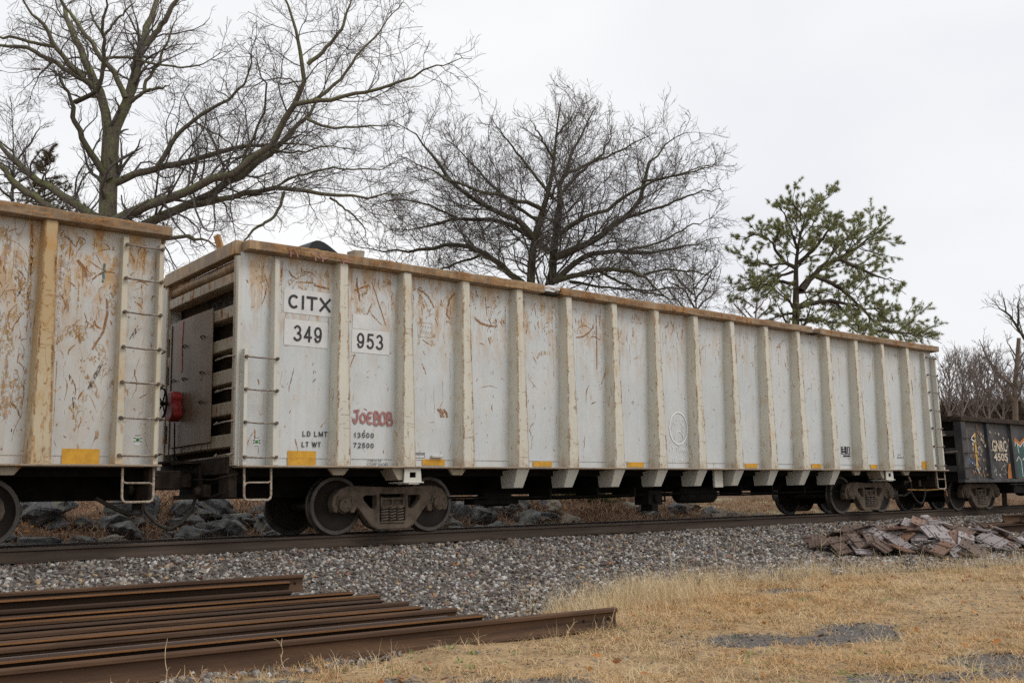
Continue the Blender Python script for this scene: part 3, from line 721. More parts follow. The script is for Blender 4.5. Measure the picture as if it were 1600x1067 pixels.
        b = B(); b.box(bx-.19, bx+.19, -1.64, -1.2, .782, .80); b.box(bx-.09, bx+.11, -1.63, -1.3, .762, .782); b.build('pad_flange', RM, o).matrix_parent_inverse = Matrix.Translation((-bx, 0, 0))
        b = B(); b.hexa([(bx-.36, -1.56, 1.012), (bx-.15, -1.56, 1.012), (bx-.15, -1.2, 1.012), (bx-.36, -1.2, 1.012)], [(bx-.24, -1.56, .83), (bx-.15, -1.56, .83), (bx-.15, -1.2, .83), (bx-.24, -1.2, .83)][::1]); b.build('pad_gusset', 'end_grime', car)
        for gx_ in (bx-1.27, bx+.95):
            b = B(); b.prism([(gx_-.18, 1.012), (gx_+.18, 1.012), (gx_+.09, .905), (gx_-.09, .905)], 'y', -1.52, -1.46); bev(b.build('sill_gusset', 'end_grime', car), .006)
    # cross-bearer brackets under the ribs between the trucks
    for n in range(3, 12):
        rx = RIBX[n]; j = rnd.uniform(-.01, .01)
        b = B(); b.hexa([(rx-.140, -1.615, 1.011), (rx+.135, -1.615, 1.011), (rx+.135, -1.12, 1.011), (rx-.140, -1.12, 1.011)], [(rx-.105+j, -1.45, .69), (rx+.105+j, -1.45, .69), (rx+.105, -1.12, .69), (rx-.105, -1.12, .69)])
        o = bev(b.build('cross_bearer', RM, car), .006)
        b = B(); b.box(rx-.09, rx+.09, -1.118, 1.2, .70, .985); b.build('bearer_web', 'under_dark', o)
    # brake rigging
    b = B(); b.lathe([(0, -.6), (.13, -.58), (.17, -.5), (.17, .5), (.13, .58), (0, .6)], 20, (.66, -.85, .52), 'x'); b.build('air_reservoir', 'under_dark', car, 50)
    b = B(); b.box(-1.02, -.62, -1.1, -.7, .34, .62); b.box(-.95, -.78, -1.12, -.8, .22, .36); b.tube([(-.78, -1.1, .45), (-.55, -1.1, .40), (-.45, -1.0, .58)], .02, 6); b.lathe([(0, -1.17), (.08, -1.16), (.09, -1.1)], 10, (-.82, 0, .46)); bev(b.build('control_valve', 'under_dark', car), .02)
    b = B(); b.lathe([(0, -.35), (.12, -.33), (.14, -.2), (.14, .25), (.05, .3), (0, .9)], 14, (-4.6, -.75, .52), 'x'); b.box(-5.2, -4.2, -.9, -.6, .42, .5); b.build('brake_cylinder', 'under_dark', car, 40)
    for y, z, r_ in ((-.55, .56, .017), (-1.05, .545, .014), (-.2, .52, .02)):
        b = B(); b.tube([(-5.9, y, z), (-3, y, z-.02), (0, y, z+.01), (3, y, z-.015), (5.9, y, z)], r_, 6); b.build('brake_rod', 'under_dark', car, 60)
    for hx in (-3.6, -2.4, -1.4, 1.9, 3.0, 4.2):
        b = B(); b.box(hx-.02, hx+.02, -1.1, -.5, .5, .7); b.build('rod_hanger', 'under_dark', car)
    b = B(); b.box(.64, .90, -1.42, -1.36, .66, 1.01); bev(b.build('card_board', RM, car), .006)
    return car

main = gondola(8.2, False, 'tall pale grey ribbed gondola car marked CITX 349953, standing whole in view', ('short', 'tall'), ((-4.10, -3.68), (4.12, 4.42)))
left = gondola(-12.60, True, 'rust-stained grey gondola car cut off at the photo edge beside the rail stack', ('short', 'tall'))

# ---- lettering, decals and marks of the main car
SF = surf(0, .006); PY = lambda x, z, o=.012: float(pan_y(z)+dent(x, z, 0)-o)
def decal(name, parent, x0, x1, z0, z1, mat, sd=0, off=.0130, thick=.002):
    b = B(); f = surf(sd, off)
    n = 5; vs = []
    for k in range(n):
        xx = x0+(x1-x0)*k/(n-1)
        for zz in (z0, (z0+z1)/2, z1): vs.append((xx, f(xx, zz)-(.006 if zz < 1.16 else 0)*0, zz))
    b.add(vs, [(k*3+j, k*3+3+j, k*3+4+j, k*3+1+j) for k in range(n-1) for j in range(2)]); return b.build(name, mat, parent, fix=False)
def wrap_text(o, sd=0, off=.011):
    me = o.data; f = surf(sd, off); co = np.empty(len(me.vertices)*3); me.vertices.foreach_get('co', co); co = co.reshape(-1, 3)
    for q in co: q[1] = f(q[0], q[2])
    me.vertices.foreach_set('co', co.ravel()); me.update(); return o
def T(body, x0, x1, z0, z1, mat='black_paint', parent=main, bold=.0, sd=0, off=.0195, slant=0): return wrap_text(text(body, x0, x1, z0, z1, -1.5, mat, parent, bold, slant), sd, off)
decal('number_decal', main, -9.12, -8.24, 3.33, 3.70, 'white_decal')
decal('number_decal', main, -9.10, -8.37, 2.84, 3.235, 'white_decal')
decal('number_decal', main, -7.94, -7.25, 2.82, 3.19, 'white_decal')
decal('number_decal', main, -7.93, -7.63, 3.195, 3.43, 'white_decal', off=.0120)
def arc(cx, cy, rx, ry, a0, a1, n=10): return [(cx+rx*math.cos(R(a0+(a1-a0)*i/n)), cy+ry*math.sin(R(a0+(a1-a0)*i/n))) for i in range(n+1)]
GL = {'C': [arc(.5, .5, .5, .5, 42, 318, 20)], 'I': [[(.5, 0), (.5, 1)]], 'T': [[(0, 1), (1, 1)], [(.5, 1), (.5, 0)]], 'X': [[(0, 0), (1, 1)], [(0, 1), (1, 0)]],
 '3': [arc(.47, .745, .45, .255, 165, -78, 12)+arc(.47, .265, .53, .265, 76, -165, 14)], '4': [[(.72, 0), (.72, 1), (0, .27), (1, .27)]], '9': [arc(.48, .68, .48, .32, 0, 360, 20), [(.96, .68), (.95, .4), (.8, .1), (.5, 0), (.2, .03), (.04, .2)]],
 '5': [[(.92, 1), (.2, 1), (.1, .52)]+arc(.47, .32, .53, .32, 130, -160, 16)], 'L': [[(0, 1), (0, 0), (.9, 0)]], 'D': [[(0, 0), (0, 1), (.4, 1)]+arc(.4, .5, .6, .5, 80, -80, 12)+[(.4, 0), (0, 0)]], 'M': [[(0, 0), (0, 1), (.5, .1), (1, 1), (1, 0)]], 'W': [[(0, 1), (.25, 0), (.5, .95), (.75, 0), (1, 1)]],
 '1': [[(.15, .75), (.55, 1), (.55, 0)]], '7': [[(0, 1), (1, 1), (.55, .5), (.35, 0)]], '2': [arc(.5, .7, .5, .3, 165, -20, 10)+[(.75, .42), (.1, .05), (0, 0), (1, 0)]], '0': [arc(.5, .5, .5, .5, 90, 450, 20)], ' ': []}
WID = {'I': .25, '1': .6, 'M': 1.25, 'W': 1.65, ' ': .45, 'X': 1.05}
def stencil(body, x0, x1, z0, z1, wd, gap=.26, off=.0195, mat='black_paint'):
    tot = sum(WID.get(c, 1) for c in body)+gap*(len(body)-1); u = (x1-x0)/tot; x = x0; h = wd/2
    for c in body:
        cw = WID.get(c, 1)*u; b = B()
        k = 0
        for pl in GL[c]:
            P = [(x+h+px*(max(cw-wd, .001)), z0+h+pz*(z1-z0-wd)) for px, pz in pl]; runs = [[P[0]]]
            for i in range(1, len(P)):
                runs[-1].append(P[i])
                if i < len(P)-1:
                    a1 = math.atan2(P[i][1]-P[i-1][1], P[i][0]-P[i-1][0]); a2 = math.atan2(P[i+1][1]-P[i][1], P[i+1][0]-P[i][0])
                    if abs((a2-a1+math.pi) % (2*math.pi)-math.pi) > R(48): runs.append([P[i]])
            for rn in runs:
                if len(rn) == 2:
                    (ax_, az_), (bx_, bz_) = rn; L_ = math.hypot(bx_-ax_, bz_-az_) or 1; ex, ez = (bx_-ax_)/L_*h, (bz_-az_)/L_*h; rn = [(ax_-ex, az_-ez), ((ax_+bx_)/2, (az_+bz_)/2), (bx_+ex, bz_+ez)]
                b.ribbon(rn, wd, 0, surf(0, off+.0012*k)); k += 1
        if GL[c]: b.build('letter', mat, main, fix=False)
        x += cw+gap*u
stencil('CITX', -9.05, -8.33, 3.40, 3.615, .038, .20); stencil('349', -8.95, -8.47, 2.91, 3.155, .032, .28); stencil('953', -7.85, -7.37, 2.89, 3.135, .032, .28)
stencil('LD LMT', -8.76, -8.345, 1.488, 1.567, .0135, .34); stencil('LT WT', -8.77, -8.455, 1.328, 1.407, .0135, .34)
stencil('13500', -7.885, -7.53, 1.488, 1.567, .0135, .4); stencil('72500', -7.895, -7.53, 1.33, 1.410, .0135, .4)
T('2 INCH HF', -7.64, -7.38, 1.115, 1.155, off=.018); T('COMP SHOES', -7.64, -7.26, 1.055, 1.10, off=.018)
for (x0, x1, z0, z1) in ((-9.0,-8.53,1.055,1.27),(-6.60,-6.15,1.07,1.17),(-4.24,-3.79,1.065,1.155),(-1.86,-1.40,1.065,1.16),(1.73,2.14,1.065,1.16),(4.13,4.52,1.07,1.17),(6.58,6.90,1.07,1.17),(9.0,9.25,1.075,1.27)):
    decal('reflector_strip', main, x0, x1, z0, z1, 'yellow_tape', off=.015)
# weld line near the foot of each bay
for i in range(len(RIBX)-1):
    b = B(); b.ribbon([(RIBX[i]+.145, 1.158), ((RIBX[i]+RIBX[i+1])/2, 1.157), (RIBX[i+1]-.145, 1.158)], .006, 0, surf(0, .0105)); b.build('weld_line', 'dark_mark', main, fix=False)
b = B(); b.ribbon([(-STILE+.06, 1.158), (-8.3, 1.158)], .006, 0, surf(0, .0095)); b.build('weld_line', 'dark_mark', main, fix=False)
# graffiti: red tag and the chalk face
def hand(parent, letters, x0, x1, z0, z1, wd, mat, name, sd=0, base=.019):
    b = B(); n = len(letters); cw = (x1-x0)/n; k = 0
    for i, st in enumerate(letters):
        for pl in st:
            # smooth the polyline
            P = [np.array(q, float) for q in pl]; out = []
            for j in range(len(P)-1):
                p0, p1, p2, p3 = P[max(j-1, 0)], P[j], P[j+1], P[min(j+2, len(P)-1)]
                for t in (0, .33, .67): out.append(.5*((2*p1)+(-p0+p2)*t+(2*p0-5*p1+4*p2-p3)*t*t+(-p0+3*p1-3*p2+p3)*t**3))
            out.append(P[-1])
            b.ribbon([(x0+(i+q[0]*.96)*cw, z0+q[1]*(z1-z0)) for q in out], [wd*(.9+.2*math.sin(j_*1.7+k)) for j_ in range(len(out))], 0, surf(sd, base+.0007*k)); k += 1
    return b.build(name, mat, parent, fix=False)
J = [[(.1,.9),(.55,.95),(1.,.98)], [(.62,.95),(.66,.5),(.5,.12),(.2,.1),(.05,.4)]]
O = [[(.5,.8),(.15,.6),(.15,.25),(.5,.1),(.85,.3),(.8,.65),(.5,.8)]]
E_ = [[(.9,.85),(.35,.82),(.2,.5),(.25,.12),(.9,.08)], [(.25,.48),(.75,.5)]]
Bb = [[(.2,.95),(.22,.5),(.2,.02)], [(.2,.95),(.75,.85),(.7,.55),(.25,.5)], [(.25,.5),(.95,.4),(.85,.05),(.2,.02)]]
O2 = [[(.5,.95),(.1,.7),(.1,.2),(.5,.02),(.9,.25),(.85,.75),(.5,.95)]]
hand(main, [J, O, E_, Bb, O2, Bb], -7.905, -7.185, 1.70, 1.915, .040, 'spray_red', 'graffiti_tag')
el = lambda cx, cz, rx, rz, a0=0, a1=360, n=16: [(cx+rx*math.cos(R(a0+(a1-a0)*i/n)), cz+rz*math.sin(R(a0+(a1-a0)*i/n))) for i in range(n+1)]
b = B(); yf = surf(0, .013)
for k, (pl, wd) in enumerate(((el(-.375, 1.85, .265, .325), .026), (el(-.455, 1.99, .04, .05), .010), (el(-.27, 1.99, .04, .05), .010), (el(-.245, 1.86, .035, .065), .010), (el(-.36, 1.60, .14, .19, 10, 170), .013))):
    b.ribbon(pl, wd, 0, surf(0, .019+.0007*k))
b.build('chalk_face', 'chalk_white', main, fix=False)
hand(main, [[[(.0,.9),(.3,.1),(.55,.9)]], [[(.5,.95),(.5,.05)], [(.1,.95),(.95,.95)]], [], [[(.2,.95),(.2,.05)], [(.2,.95),(.8,.95)], [(.2,.55),(.7,.55)]], [[(.15,.8),(.2,.1),(.7,.1),(.75,.8)]], [[(.1,.05),(.15,.8),(.7,.1),(.75,.85)]], [[(.1,.05),(.15,.8),(.7,.1),(.75,.85)]], [[(.1,.9),(.45,.5)], [(.8,.9),(.4,0)]]], -.66, -.10, 1.375, 1.475, .010, 'chalk_white', 'chalk_writing')
hand(main, [[[(.5,.9),(.5,.1)]], [[(.2,.95),(.2,.05)], [(.2,.95),(.8,.95)], [(.2,.55),(.7,.55)]], [[(.2,.5),(.7,.5)]], [[(.1,.05),(.2,.8),(.5,.3),(.8,.8),(.9,.05)]], [[(.5,.9),(.5,.1)]], [[(.1,.05),(.15,.8),(.7,.1),(.75,.85)]]], -.60, -.10, 1.17, 1.27, .010, 'chalk_white', 'chalk_writing')
# consolidated stencil, small plates
decal('stencil_panel', main, 5.33, 5.75, 1.33, 1.61, 'white_decal'); decal('stencil_panel', main, 5.35, 5.59, 1.40, 1.59, 'black_paint', off=.0165); decal('stencil_panel', main, 5.61, 5.73, 1.40, 1.59, 'black_paint', off=.0165); decal('stencil_panel', main, 5.42, 5.73, 1.345, 1.385, 'black_paint', off=.0165)
for q in ((5.41, 5.48, 1.54, 1.575), (5.41, 5.49, 1.49, 1.51), (5.40, 5.50, 1.415, 1.435), (5.65, 5.68, 1.42, 1.57)): decal('stencil_panel', main, *q, 'white_decal', off=.0195)
T('LM', 7.86, 7.98, 1.40, 1.44, off=.018); T('BUILT', 7.84, 8.16, 1.33, 1.37, off=.012)
b = B(); b.lathe([(0, -.003), (.075, -.003), (.078, 0)], 20, (-9.49, PY(-9.49, 1.39, .006), 1.39)); st_ = b.build('round_sticker', 'white_decal', main)
b = B(); b.lathe([(0, -.006), (.026, -.006), (.027, -.0035)], 14, (-9.49, PY(-9.49, 1.39, .006), 1.39)); b.build('sticker_centre', 'green_dot', st_)
b = B(); yy = PY(-9.49, 1.39, .0105)
for s_ in (-1, 1): b.ribbon([(-9.49+s_*.03, 1.415), (-9.49+s_*.06, 1.41)], .012, yy); b.ribbon([(-9.49+s_*.03, 1.365), (-9.49+s_*.06, 1.37)], .012, yy); b.ribbon([(-9.49+s_*.035, 1.39), (-9.49+s_*.05, 1.39)], .012, yy)
b.ribbon([(-9.53, 1.448), (-9.45, 1.448)], .008, yy); b.ribbon([(-9.52, 1.332), (-9.46, 1.332)], .008, yy); b.build('sticker_print', 'black_paint', st_, fix=False)
for (x0, x1, z0, z1) in ((-6.74, -6.55, 1.255, 1.27), (-6.74, -6.55, 1.19, 1.24)):
    b = B(); b.ribbon([(x0, z0), (x1, z0)], .006, 0, surf(0, .012)); b.ribbon([(x0, z1), (x1, z1)], .006, 0, surf(0, .0125)); b.ribbon([(x1, z0), (x1, z1)], .006, 0, surf(0, .013)); b.build('tag_holder', 'black_paint', main, fix=False)
b = B(); b.box(-6.44, -6.22, -1.43, -1.37, 1.19, 1.235); bev(b.build('routing_bracket', 'paint_rusty', main), .01)
b = B(); f_ = surf(0, .009)
for q in (((-6.70, 3.17), (-6.42, 3.17)), ((-6.70, 3.41), (-6.42, 3.41)), ((-6.70, 3.17), (-6.70, 3.41)), ((-6.42, 3.17), (-6.42, 3.41))): b.ribbon(list(q), .008, 0, f_)
for k_ in range(5): b.ribbon([(-6.66+.05*k_, 3.23), (-6.63+.05*k_, 3.27)], .012, 0, f_); b.ribbon([(-6.66+.05*k_, 3.33), (-6.64+.05*k_, 3.36)], .012, 0, f_)
b.build('faded_stencil', 'end_grime', main, fix=False)
# scrapes and rust
high = lambda x, z: (.09+.91*sm(2.9, 4.0, z))*(1 if x < -2 else .30)
strokes(main, 480, (-9.7, 9.6), (1.2, 4.05), 'rust_mark', 0, (.006, .030), (.08, .55), 3, .45, .6, high)
strokes(main, 700, (-9.7, 9.6), (1.2, 4.05), 'rust_mark', 0, (.005, .017), (.03, .18), 4, .18, .75, lambda x, z: 1 if x < 0 else .55)
strokes(main, 150, (-9.7, 4), (2.9, 4.05), 'rust_wash', 0, (.03, .12), (.15, .6), 5, .6, .7, high)
strokes(main, 60, (-9.7, 9.6), (1.2, 4.0), 'dark_mark', 0, (.003, .010), (.05, .3), 6, .4, .8)
blobs(main, 420, (-9.7, 9.6), (1.2, 4.05), 'rust_mark', 0, 8, (.008, .032), lambda x, z: 1 if x < 0 else .5)
blobs(main, 160, (-9.7, 9.6), (1.2, 4.0), 'dark_mark', 0, 9, (.005, .012))
def drips(parent, n, xr, mat, sd, seed, wr=(.004, .014), lr_=(.15, 1.1)):
    r = random.Random(seed); b = B(); k = 0
    while k < n:
        x = r.uniform(*xr)
        near = min(RIBX, key=lambda q: abs(q-x))
        if r.random() < .45: x = near+r.choice((-1, 1))*r.uniform(.165, .21)
        if min(abs(x-q) for q in RIBX) < .16 or abs(abs(x)-STILE) < .07 or abs(x) > HL-.06: continue
        z = r.uniform(3.7, 4.12) if r.random() < .7 else r.uniform(1.8, 3.8); L = r.uniform(*lr_)*r.uniform(.3, 1); m = 9; pts = []; px = x
        for i in range(m): pts.append((px, max(1.19, z-L*i/(m-1)))); px += r.gauss(0, .003)
        if pts[-1][1] <= 1.2: continue
        w0 = r.uniform(*wr); b.ribbon(pts, [w0*(1-.75*i/m)*r.uniform(.6, 1.3) for i in range(m)], 0, surf(sd, .0032+.0007*(k % 9))); k += 1
    o = b.build('rust_runs', mat, parent, fix=False); o['kind'] = 'stuff'
drips(main, 230, (-9.7, 9.6), 'rust_mark', 0, 61); drips(main, 150, (-9.7, 9.6), 'rust_wash', 0, 62, (.015, .05), (.3, 1.6))
strokes(main, 60, (-9.2, -7.2), (2.8, 3.75), 'rust_mark', 0, (.003, .010), (.03, .2), 31, .5, .8)
main.children[-1].location.y = -.022
def rib_marks(parent, ribs, seed, n_edge, n_cross, mats=('rust_mark', 'rust_wash')):
    """rust worn into the rib corners, and scrapes across the rib faces"""
    r = random.Random(seed); bs = [B(), B()]; k = 0
    for rx in ribs:
        for i in range(n_edge):
            z = r.uniform(1.15, 3.9); L = r.uniform(.06, .6)*r.uniform(.3, 1); sd_ = -1 if r.random() < .65 else 1; pts = []; m = 7
            for q in range(m):
                zz = min(z+L*q/(m-1), 4.12); hw_ = .130-.050*(zz-1.04)/3.06; pts.append((rx+sd_*(hw_-.018-abs(r.gauss(0, .006))), zz))
            bs[i % 2].ribbon(pts, [r.uniform(.006, .022)*(1+i % 2) for _ in pts], -1.6315-.0006*(k % 8)); k += 1
        for i in range(n_cross):
            z = r.uniform(1.15, 4.0); hw_ = .115-.050*(z-1.04)/3.06; a = r.uniform(-hw_, 0); b_ = min(hw_, a+r.uniform(.04, .2)); t = r.gauss(0, .03); m = 5
            bs[0].ribbon([(rx+a+(b_-a)*q/(m-1), z+t*q/(m-1)+r.gauss(0, .004)) for q in range(m)], [r.uniform(.003, .008) for _ in range(m)], -1.6315-.0006*(k % 8)); k += 1
        zf = 1.06
        for i in range(5): x = rx+r.uniform(-.1, .1); L = r.uniform(.03, .16); bs[1].ribbon([(x, zf), (x+r.gauss(0, .006), zf+L/2), (x+r.gauss(0, .008), zf+L)], [r.uniform(.02, .05), .02, .006], -1.6315-.0006*(k % 8)); k += 1
    for b, mt in zip(bs, mats): o = b.build('rib_rust', mt, parent, fix=False); o['kind'] = 'stuff'
rib_marks(main, RIBX, 71, 16, 7)
def chord_marks(parent, seed, n, x0, x1):
    r = random.Random(seed); b = B()
    for k in range(n):
        x = r.uniform(x0, x1); z = r.uniform(4.19, 4.29); L = r.uniform(.05, .5); m = 6
        b.ribbon([(x+L*q/m, min(4.295, max(4.18, z+r.gauss(0, .008)))) for q in range(m)], [r.uniform(.004, .02) for _ in range(m)], -1.690-.0006*(k % 9))
    o = b.build('chord_rust', 'rust_mark', parent, fix=False); o['kind'] = 'stuff'
chord_marks(main, 81, 190, -9.6, 9.5)
def line(parent, pts, wd, mat, sd=0, name='scrape_mark', off=.0115):
    b = B(); n = len(pts); b.ribbon(pts, [wd*(.4+.6*math.sin(math.pi*(i+.6)/(n+.2))) for i in range(n)], 0, surf(sd, off)); return b.build(name, mat, parent, fix=False)
line(main, [(-7.60, 3.98), (-7.52, 3.80), (-7.45, 3.62), (-7.38, 3.45), (-7.32, 3.30)], .022, 'rust_mark')
line(main, [(-7.87, 4.0), (-7.85, 3.85), (-7.82, 3.70), (-7.80, 3.62)], .025, 'rust_mark')
line(main, [(-6.72, 3.96), (-6.60, 3.93), (-6.50, 3.86), (-6.42, 3.75), (-6.38, 3.68)], .035, 'rust_mark')
line(main, [(-5.95, 3.98), (-6.05, 3.88), (-6.10, 3.72), (-6.12, 3.60), (-6.05, 3.52)], .035, 'rust_mark')
line(main, [(-5.52, 3.60), (-5.40, 3.52), (-5.25, 3.49), (-5.05, 3.49)], .04, 'rust_mark')
line(main, [(-3.15, 3.46), (-2.95, 3.50), (-2.80, 3.60), (-2.70, 3.70)], .03, 'rust_mark')
line(main, [(-2.62, 3.95), (-2.62, 3.6), (-2.62, 3.2), (-2.63, 2.9)], .03, 'rust_mark')
line(main, [(-8.63, 3.80), (-8.45, 3.78), (-8.36, 3.77)], .035, 'rust_mark'); line(main, [(-9.05, 3.97), (-9.0, 3.90), (-8.93, 3.87)], .03, 'rust_mark')
line(main, [(-2.30, 3.05), (-2.40, 2.85), (-2.52, 2.62)], .018, 'rust_mark')
for x_ in (-6.30, -6.25, -6.18): line(main, [(x_, 2.0), (x_+.06, 1.93), (x_+.08, 1.86)], .05, 'rust_mark', name='rust_patch')
line(main, [(3.95, 3.15), (3.96, 3.0), (3.97, 2.8)], .09, 'teal_mark', name='paint_smear'); line(main, [(3.75, 3.7), (3.76, 3.5), (3.76, 3.35)], .07, 'teal_mark', name='paint_smear'); line(main, [(5.10, 2.75), (5.07, 2.6), (5.06, 2.4)], .05, 'teal_mark', name='paint_smear'); line(main, [(3.85, 2.2), (3.86, 2.1)], .05, 'teal_mark', name='paint_smear')
b = B(); b.lathe([(0, -1.436), (.045, -1.435), (.06, -1.40)], 12, (-1.02, 0, 1.99)); b.build('puncture', 'under_dark', main)
# pink spray on the end of the car and on its chord
for (y_, z_) in ((.55, 4.2),):
    pass
for (x0, z0, x1, z1) in ((-9.18, 4.26, -9.14, 4.12), (-9.10, 4.25, -9.02, 4.13), (-8.80, 4.24, -8.72, 4.12), (-8.68, 4.25, -8.60, 4.12), (-8.62, 4.16, -8.52, 4.20), (-8.30, 4.24, -8.24, 4.12), (-8.26, 4.18, -8.12, 4.17)):
    b = B(); b.ribbon([(x0, z0), ((x0+x1)/2+.02, (z0+z1)/2), (x1, z1)], .018, -1.684); b.build('spray_mark', 'spray_red', main, fix=False)
# left-end shield plate, hand brake, stencil
xe = -HL-.035
b = B(); n = 8; vs = []
for k in range(n+1):
    y = -.62+1.70*k/n; o_ = -.018*math.sin(math.pi*k/n)
    for z in (1.42, 2.1, 2.8, 3.44): vs.append((xe+o_, y, z))
    for z in (3.44, 2.8, 2.1, 1.42): vs.append((xe+o_+.02, y, z))
b.add(vs, [(k*8+j, k*8+8+j, k*8+8+(j+1) % 8, k*8+(j+1) % 8) for k in range(n) for j in range(8)]+[tuple(range(8)), tuple(n*8+7-j for j in range(8))])
sh = bev(b.build('end_shield', 'shield_grime', main), .006)
for (y, z) in ((-.35, 3.05), (.35, 3.0), (-.35, 2.5), (.35, 2.48), (.8, 2.5), (-.35, 2.05), (.35, 2.0)):
    b = B(); b.tube([(xe-.015, y-.07, z-.03), (xe-.05, y-.05, z), (xe-.05, y+.05, z), (xe-.015, y+.07, z-.03)], .010, 6); b.build('shield_bracket', 'under_brown', sh, 60)
b = B(); b.box(xe-.012, xe-.004, .95, .99, 1.2, 3.4); b.build('shield_edge', 'under_brown', sh)
text_x('CITX 349953', .05, -1.25, 3.48, 3.66, -HL+.236, 'black_paint', main, .01)
b = B(); b.ribbon([(.52, 3.42), (.55, 3.0), (.52, 2.6)], .10, 0); 
for i in range(len(b.v)): b.v[i] = (xe-.026, b.v[i][0], b.v[i][2])
b.build('spray_mark', 'pink_spray', sh, fix=False)
hb = B(); hb.prism([(.36, 1.88), (.34, 2.02), (.40, 2.10), (.36, 2.18), (.42, 2.27), (.56, 2.29), (.68, 2.20), (.66, 2.08), (.72, 1.96), (.66, 1.84), (.50, 1.80)], 'x', xe-.20, xe-.03); hbo = bev(hb.build('hand_brake', 'red_enamel', main), .03, 2)
b = B(); n = 28; b.tube([(xe-.27, .66+.24*math.cos(2*math.pi*k/n), 2.10+.24*math.sin(2*math.pi*k/n)) for k in range(n+1)], .016, 6, False)
for k in range(4): a_ = R(45+90*k); b.tube([(xe-.25, .66, 2.10), (xe-.27, .66+.24*math.cos(a_), 2.10+.24*math.sin(a_))], .013, 6)
b.tube([(xe-.28, .66, 2.10), (xe-.15, .66, 2.10)], .03, 8); b.build('brake_wheel', 'under_dark', hbo, 60)
b = B(); b.tube([(xe-.06, .62, 1.8), (xe-.05, .62, 1.4), (xe-.04, .60, 1.05), (xe+.1, .6, .9)], .012, 6); b.build('brake_chain', 'under_dark', hbo, 60)
b = B(); b.box(-HL-.30, -HL-.02, .2, 1.2, 1.16, 1.19); b.box(-HL-.30, -HL-.02, -.3, .2, 1.12, 1.15); b.build('brake_platform', 'under_brown', main)
# far-end detail of the main car
b = B(); b.tube([(9.0, -.9, .95), (9.05, -1.0, .72), (9.0, -1.02, .52), (8.7, -1.0, .40), (8.3, -.9, .42)], .03, 8); b.build('air_hose', 'hose_rubber', main, 60)
b = B(); b.tube([(8.95, -1.0, .90), (9.0, -1.02, .76)], .036, 8); b.build('hose_fitting', 'step_steel', main, 60)
b = B(); b.tube([(8.5, -1.2, .55), (9.4, -1.25, .53), (9.9, -1.4, .55), (9.98, -1.45, .5), (10.0, -1.45, .36)], .018, 6); b.build('cut_lever', 'orange_rod', main, 60)

# ---- the rusty left car
rib_marks(left, RIBX[-4:], 72, 34, 9); chord_marks(left, 82, 50, 6, 9.5)
decal('reflector_strip', left, 8.64, 9.11, 1.045, 1.25, 'yellow_tape', 3, .012)
hl = lambda x, z: .45+.55*sm(2.2, 4.0, z)
strokes(left, 420, (6.0, 9.75), (1.2, 4.0), 'rust_mark', 3, (.006, .028), (.08, .6), 13, .5, .65, hl)
strokes(left, 150, (6.0, 9.75), (1.2, 4.0), 'rust_mark', 3, (.003, .010), (.05, .3), 14, .6, .6)
strokes(left, 170, (6.0, 9.25), (1.4, 4.05), 'rust_wash', 3, (.05, .18), (.25, .9), 15, .4, .85, hl)
strokes(left, 28, (7.0, 9.75), (1.4, 4.0), 'dark_mark', 3, (.01, .03), (.1, .35), 16, .4, .9)
strokes(left, 40, (6.0, 9.2), (1.3, 4.0), 'pale_mark', 3, (.01, .03), (.1, .6), 17, .2, 1)
blobs(left, 200, (6.0, 9.75), (1.2, 4.0), 'rust_mark', 3, 18, (.01, .045))
line(left, [(8.50, 3.40), (8.52, 3.55), (8.60, 3.70)], .11, 'pale_mark', 3, 'paint_smear'); line(left, [(8.50, 3.42), (8.50, 3.1), (8.49, 2.7)], .06, 'pale_mark', 3, 'paint_smear')
line(left, [(8.93, 2.02), (9.0, 2.2), (9.08, 2.38)], .05, 'dark_mark', 3, 'paint_smear'); line(left, [(9.05, 3.72), (9.05, 3.6), (9.04, 3.46)], .04, 'teal_mark', 3, 'paint_smear')
line(left, [(8.95, 2.55), (9.08, 2.8), (9.12, 3.05), (9.10, 3.25)], .035, 'rust_mark', 3); line(left, [(8.70, 3.72), (8.80, 3.62), (8.82, 3.5)], .05, 'rust_mark', 3)
drips(left, 140, (6.0, 9.75), 'rust_mark', 3, 63); drips(left, 120, (6.0, 9.75), 'rust_wash', 3, 64, (.02, .07), (.4, 2.0))
b = B(); b.lathe([(0, -.003), (.075, -.003), (.078, 0)], 20, (9.60, float(pan_y(1.38)+dent(9.6, 1.38, 3))-.006, 1.38)); s2 = b.build('round_sticker', 'white_decal', left)
b = B(); b.lathe([(0, -.006), (.026, -.006), (.027, -.0035)], 14, (9.60, float(pan_y(1.38)+dent(9.6, 1.38, 3))-.006, 1.38)); b.build('sticker_centre', 'green_dot', s2)
b = B(); yy = float(pan_y(1.38)+dent(9.6, 1.38, 3))-.0105
for s_ in (-1, 1): b.ribbon([(9.60+s_*.03, 1.405), (9.60+s_*.06, 1.40)], .012, yy); b.ribbon([(9.60+s_*.03, 1.355), (9.60+s_*.06, 1.36)], .012, yy)
b.ribbon([(9.56, 1.438), (9.64, 1.438)], .008, yy); b.build('sticker_print', 'black_paint', s2, fix=False)
b = B(); b.tube([(9.2, -1.0, .62), (9.5, -.95, .46), (9.75, -.7, .40), (10.0, -.5, .42)], .028, 8); b.build('air_hose', 'hose_rubber', left, 60)
b = B(); b.box(9.72, 9.80, -1.5, -1.3, .55, 1.0); b.build('end_bracket', 'under_brown', left); b = B(); b.box(9.95, 10.0, -.6, -.2, .45, .95); b.build('end_bracket', 'under_brown', left)

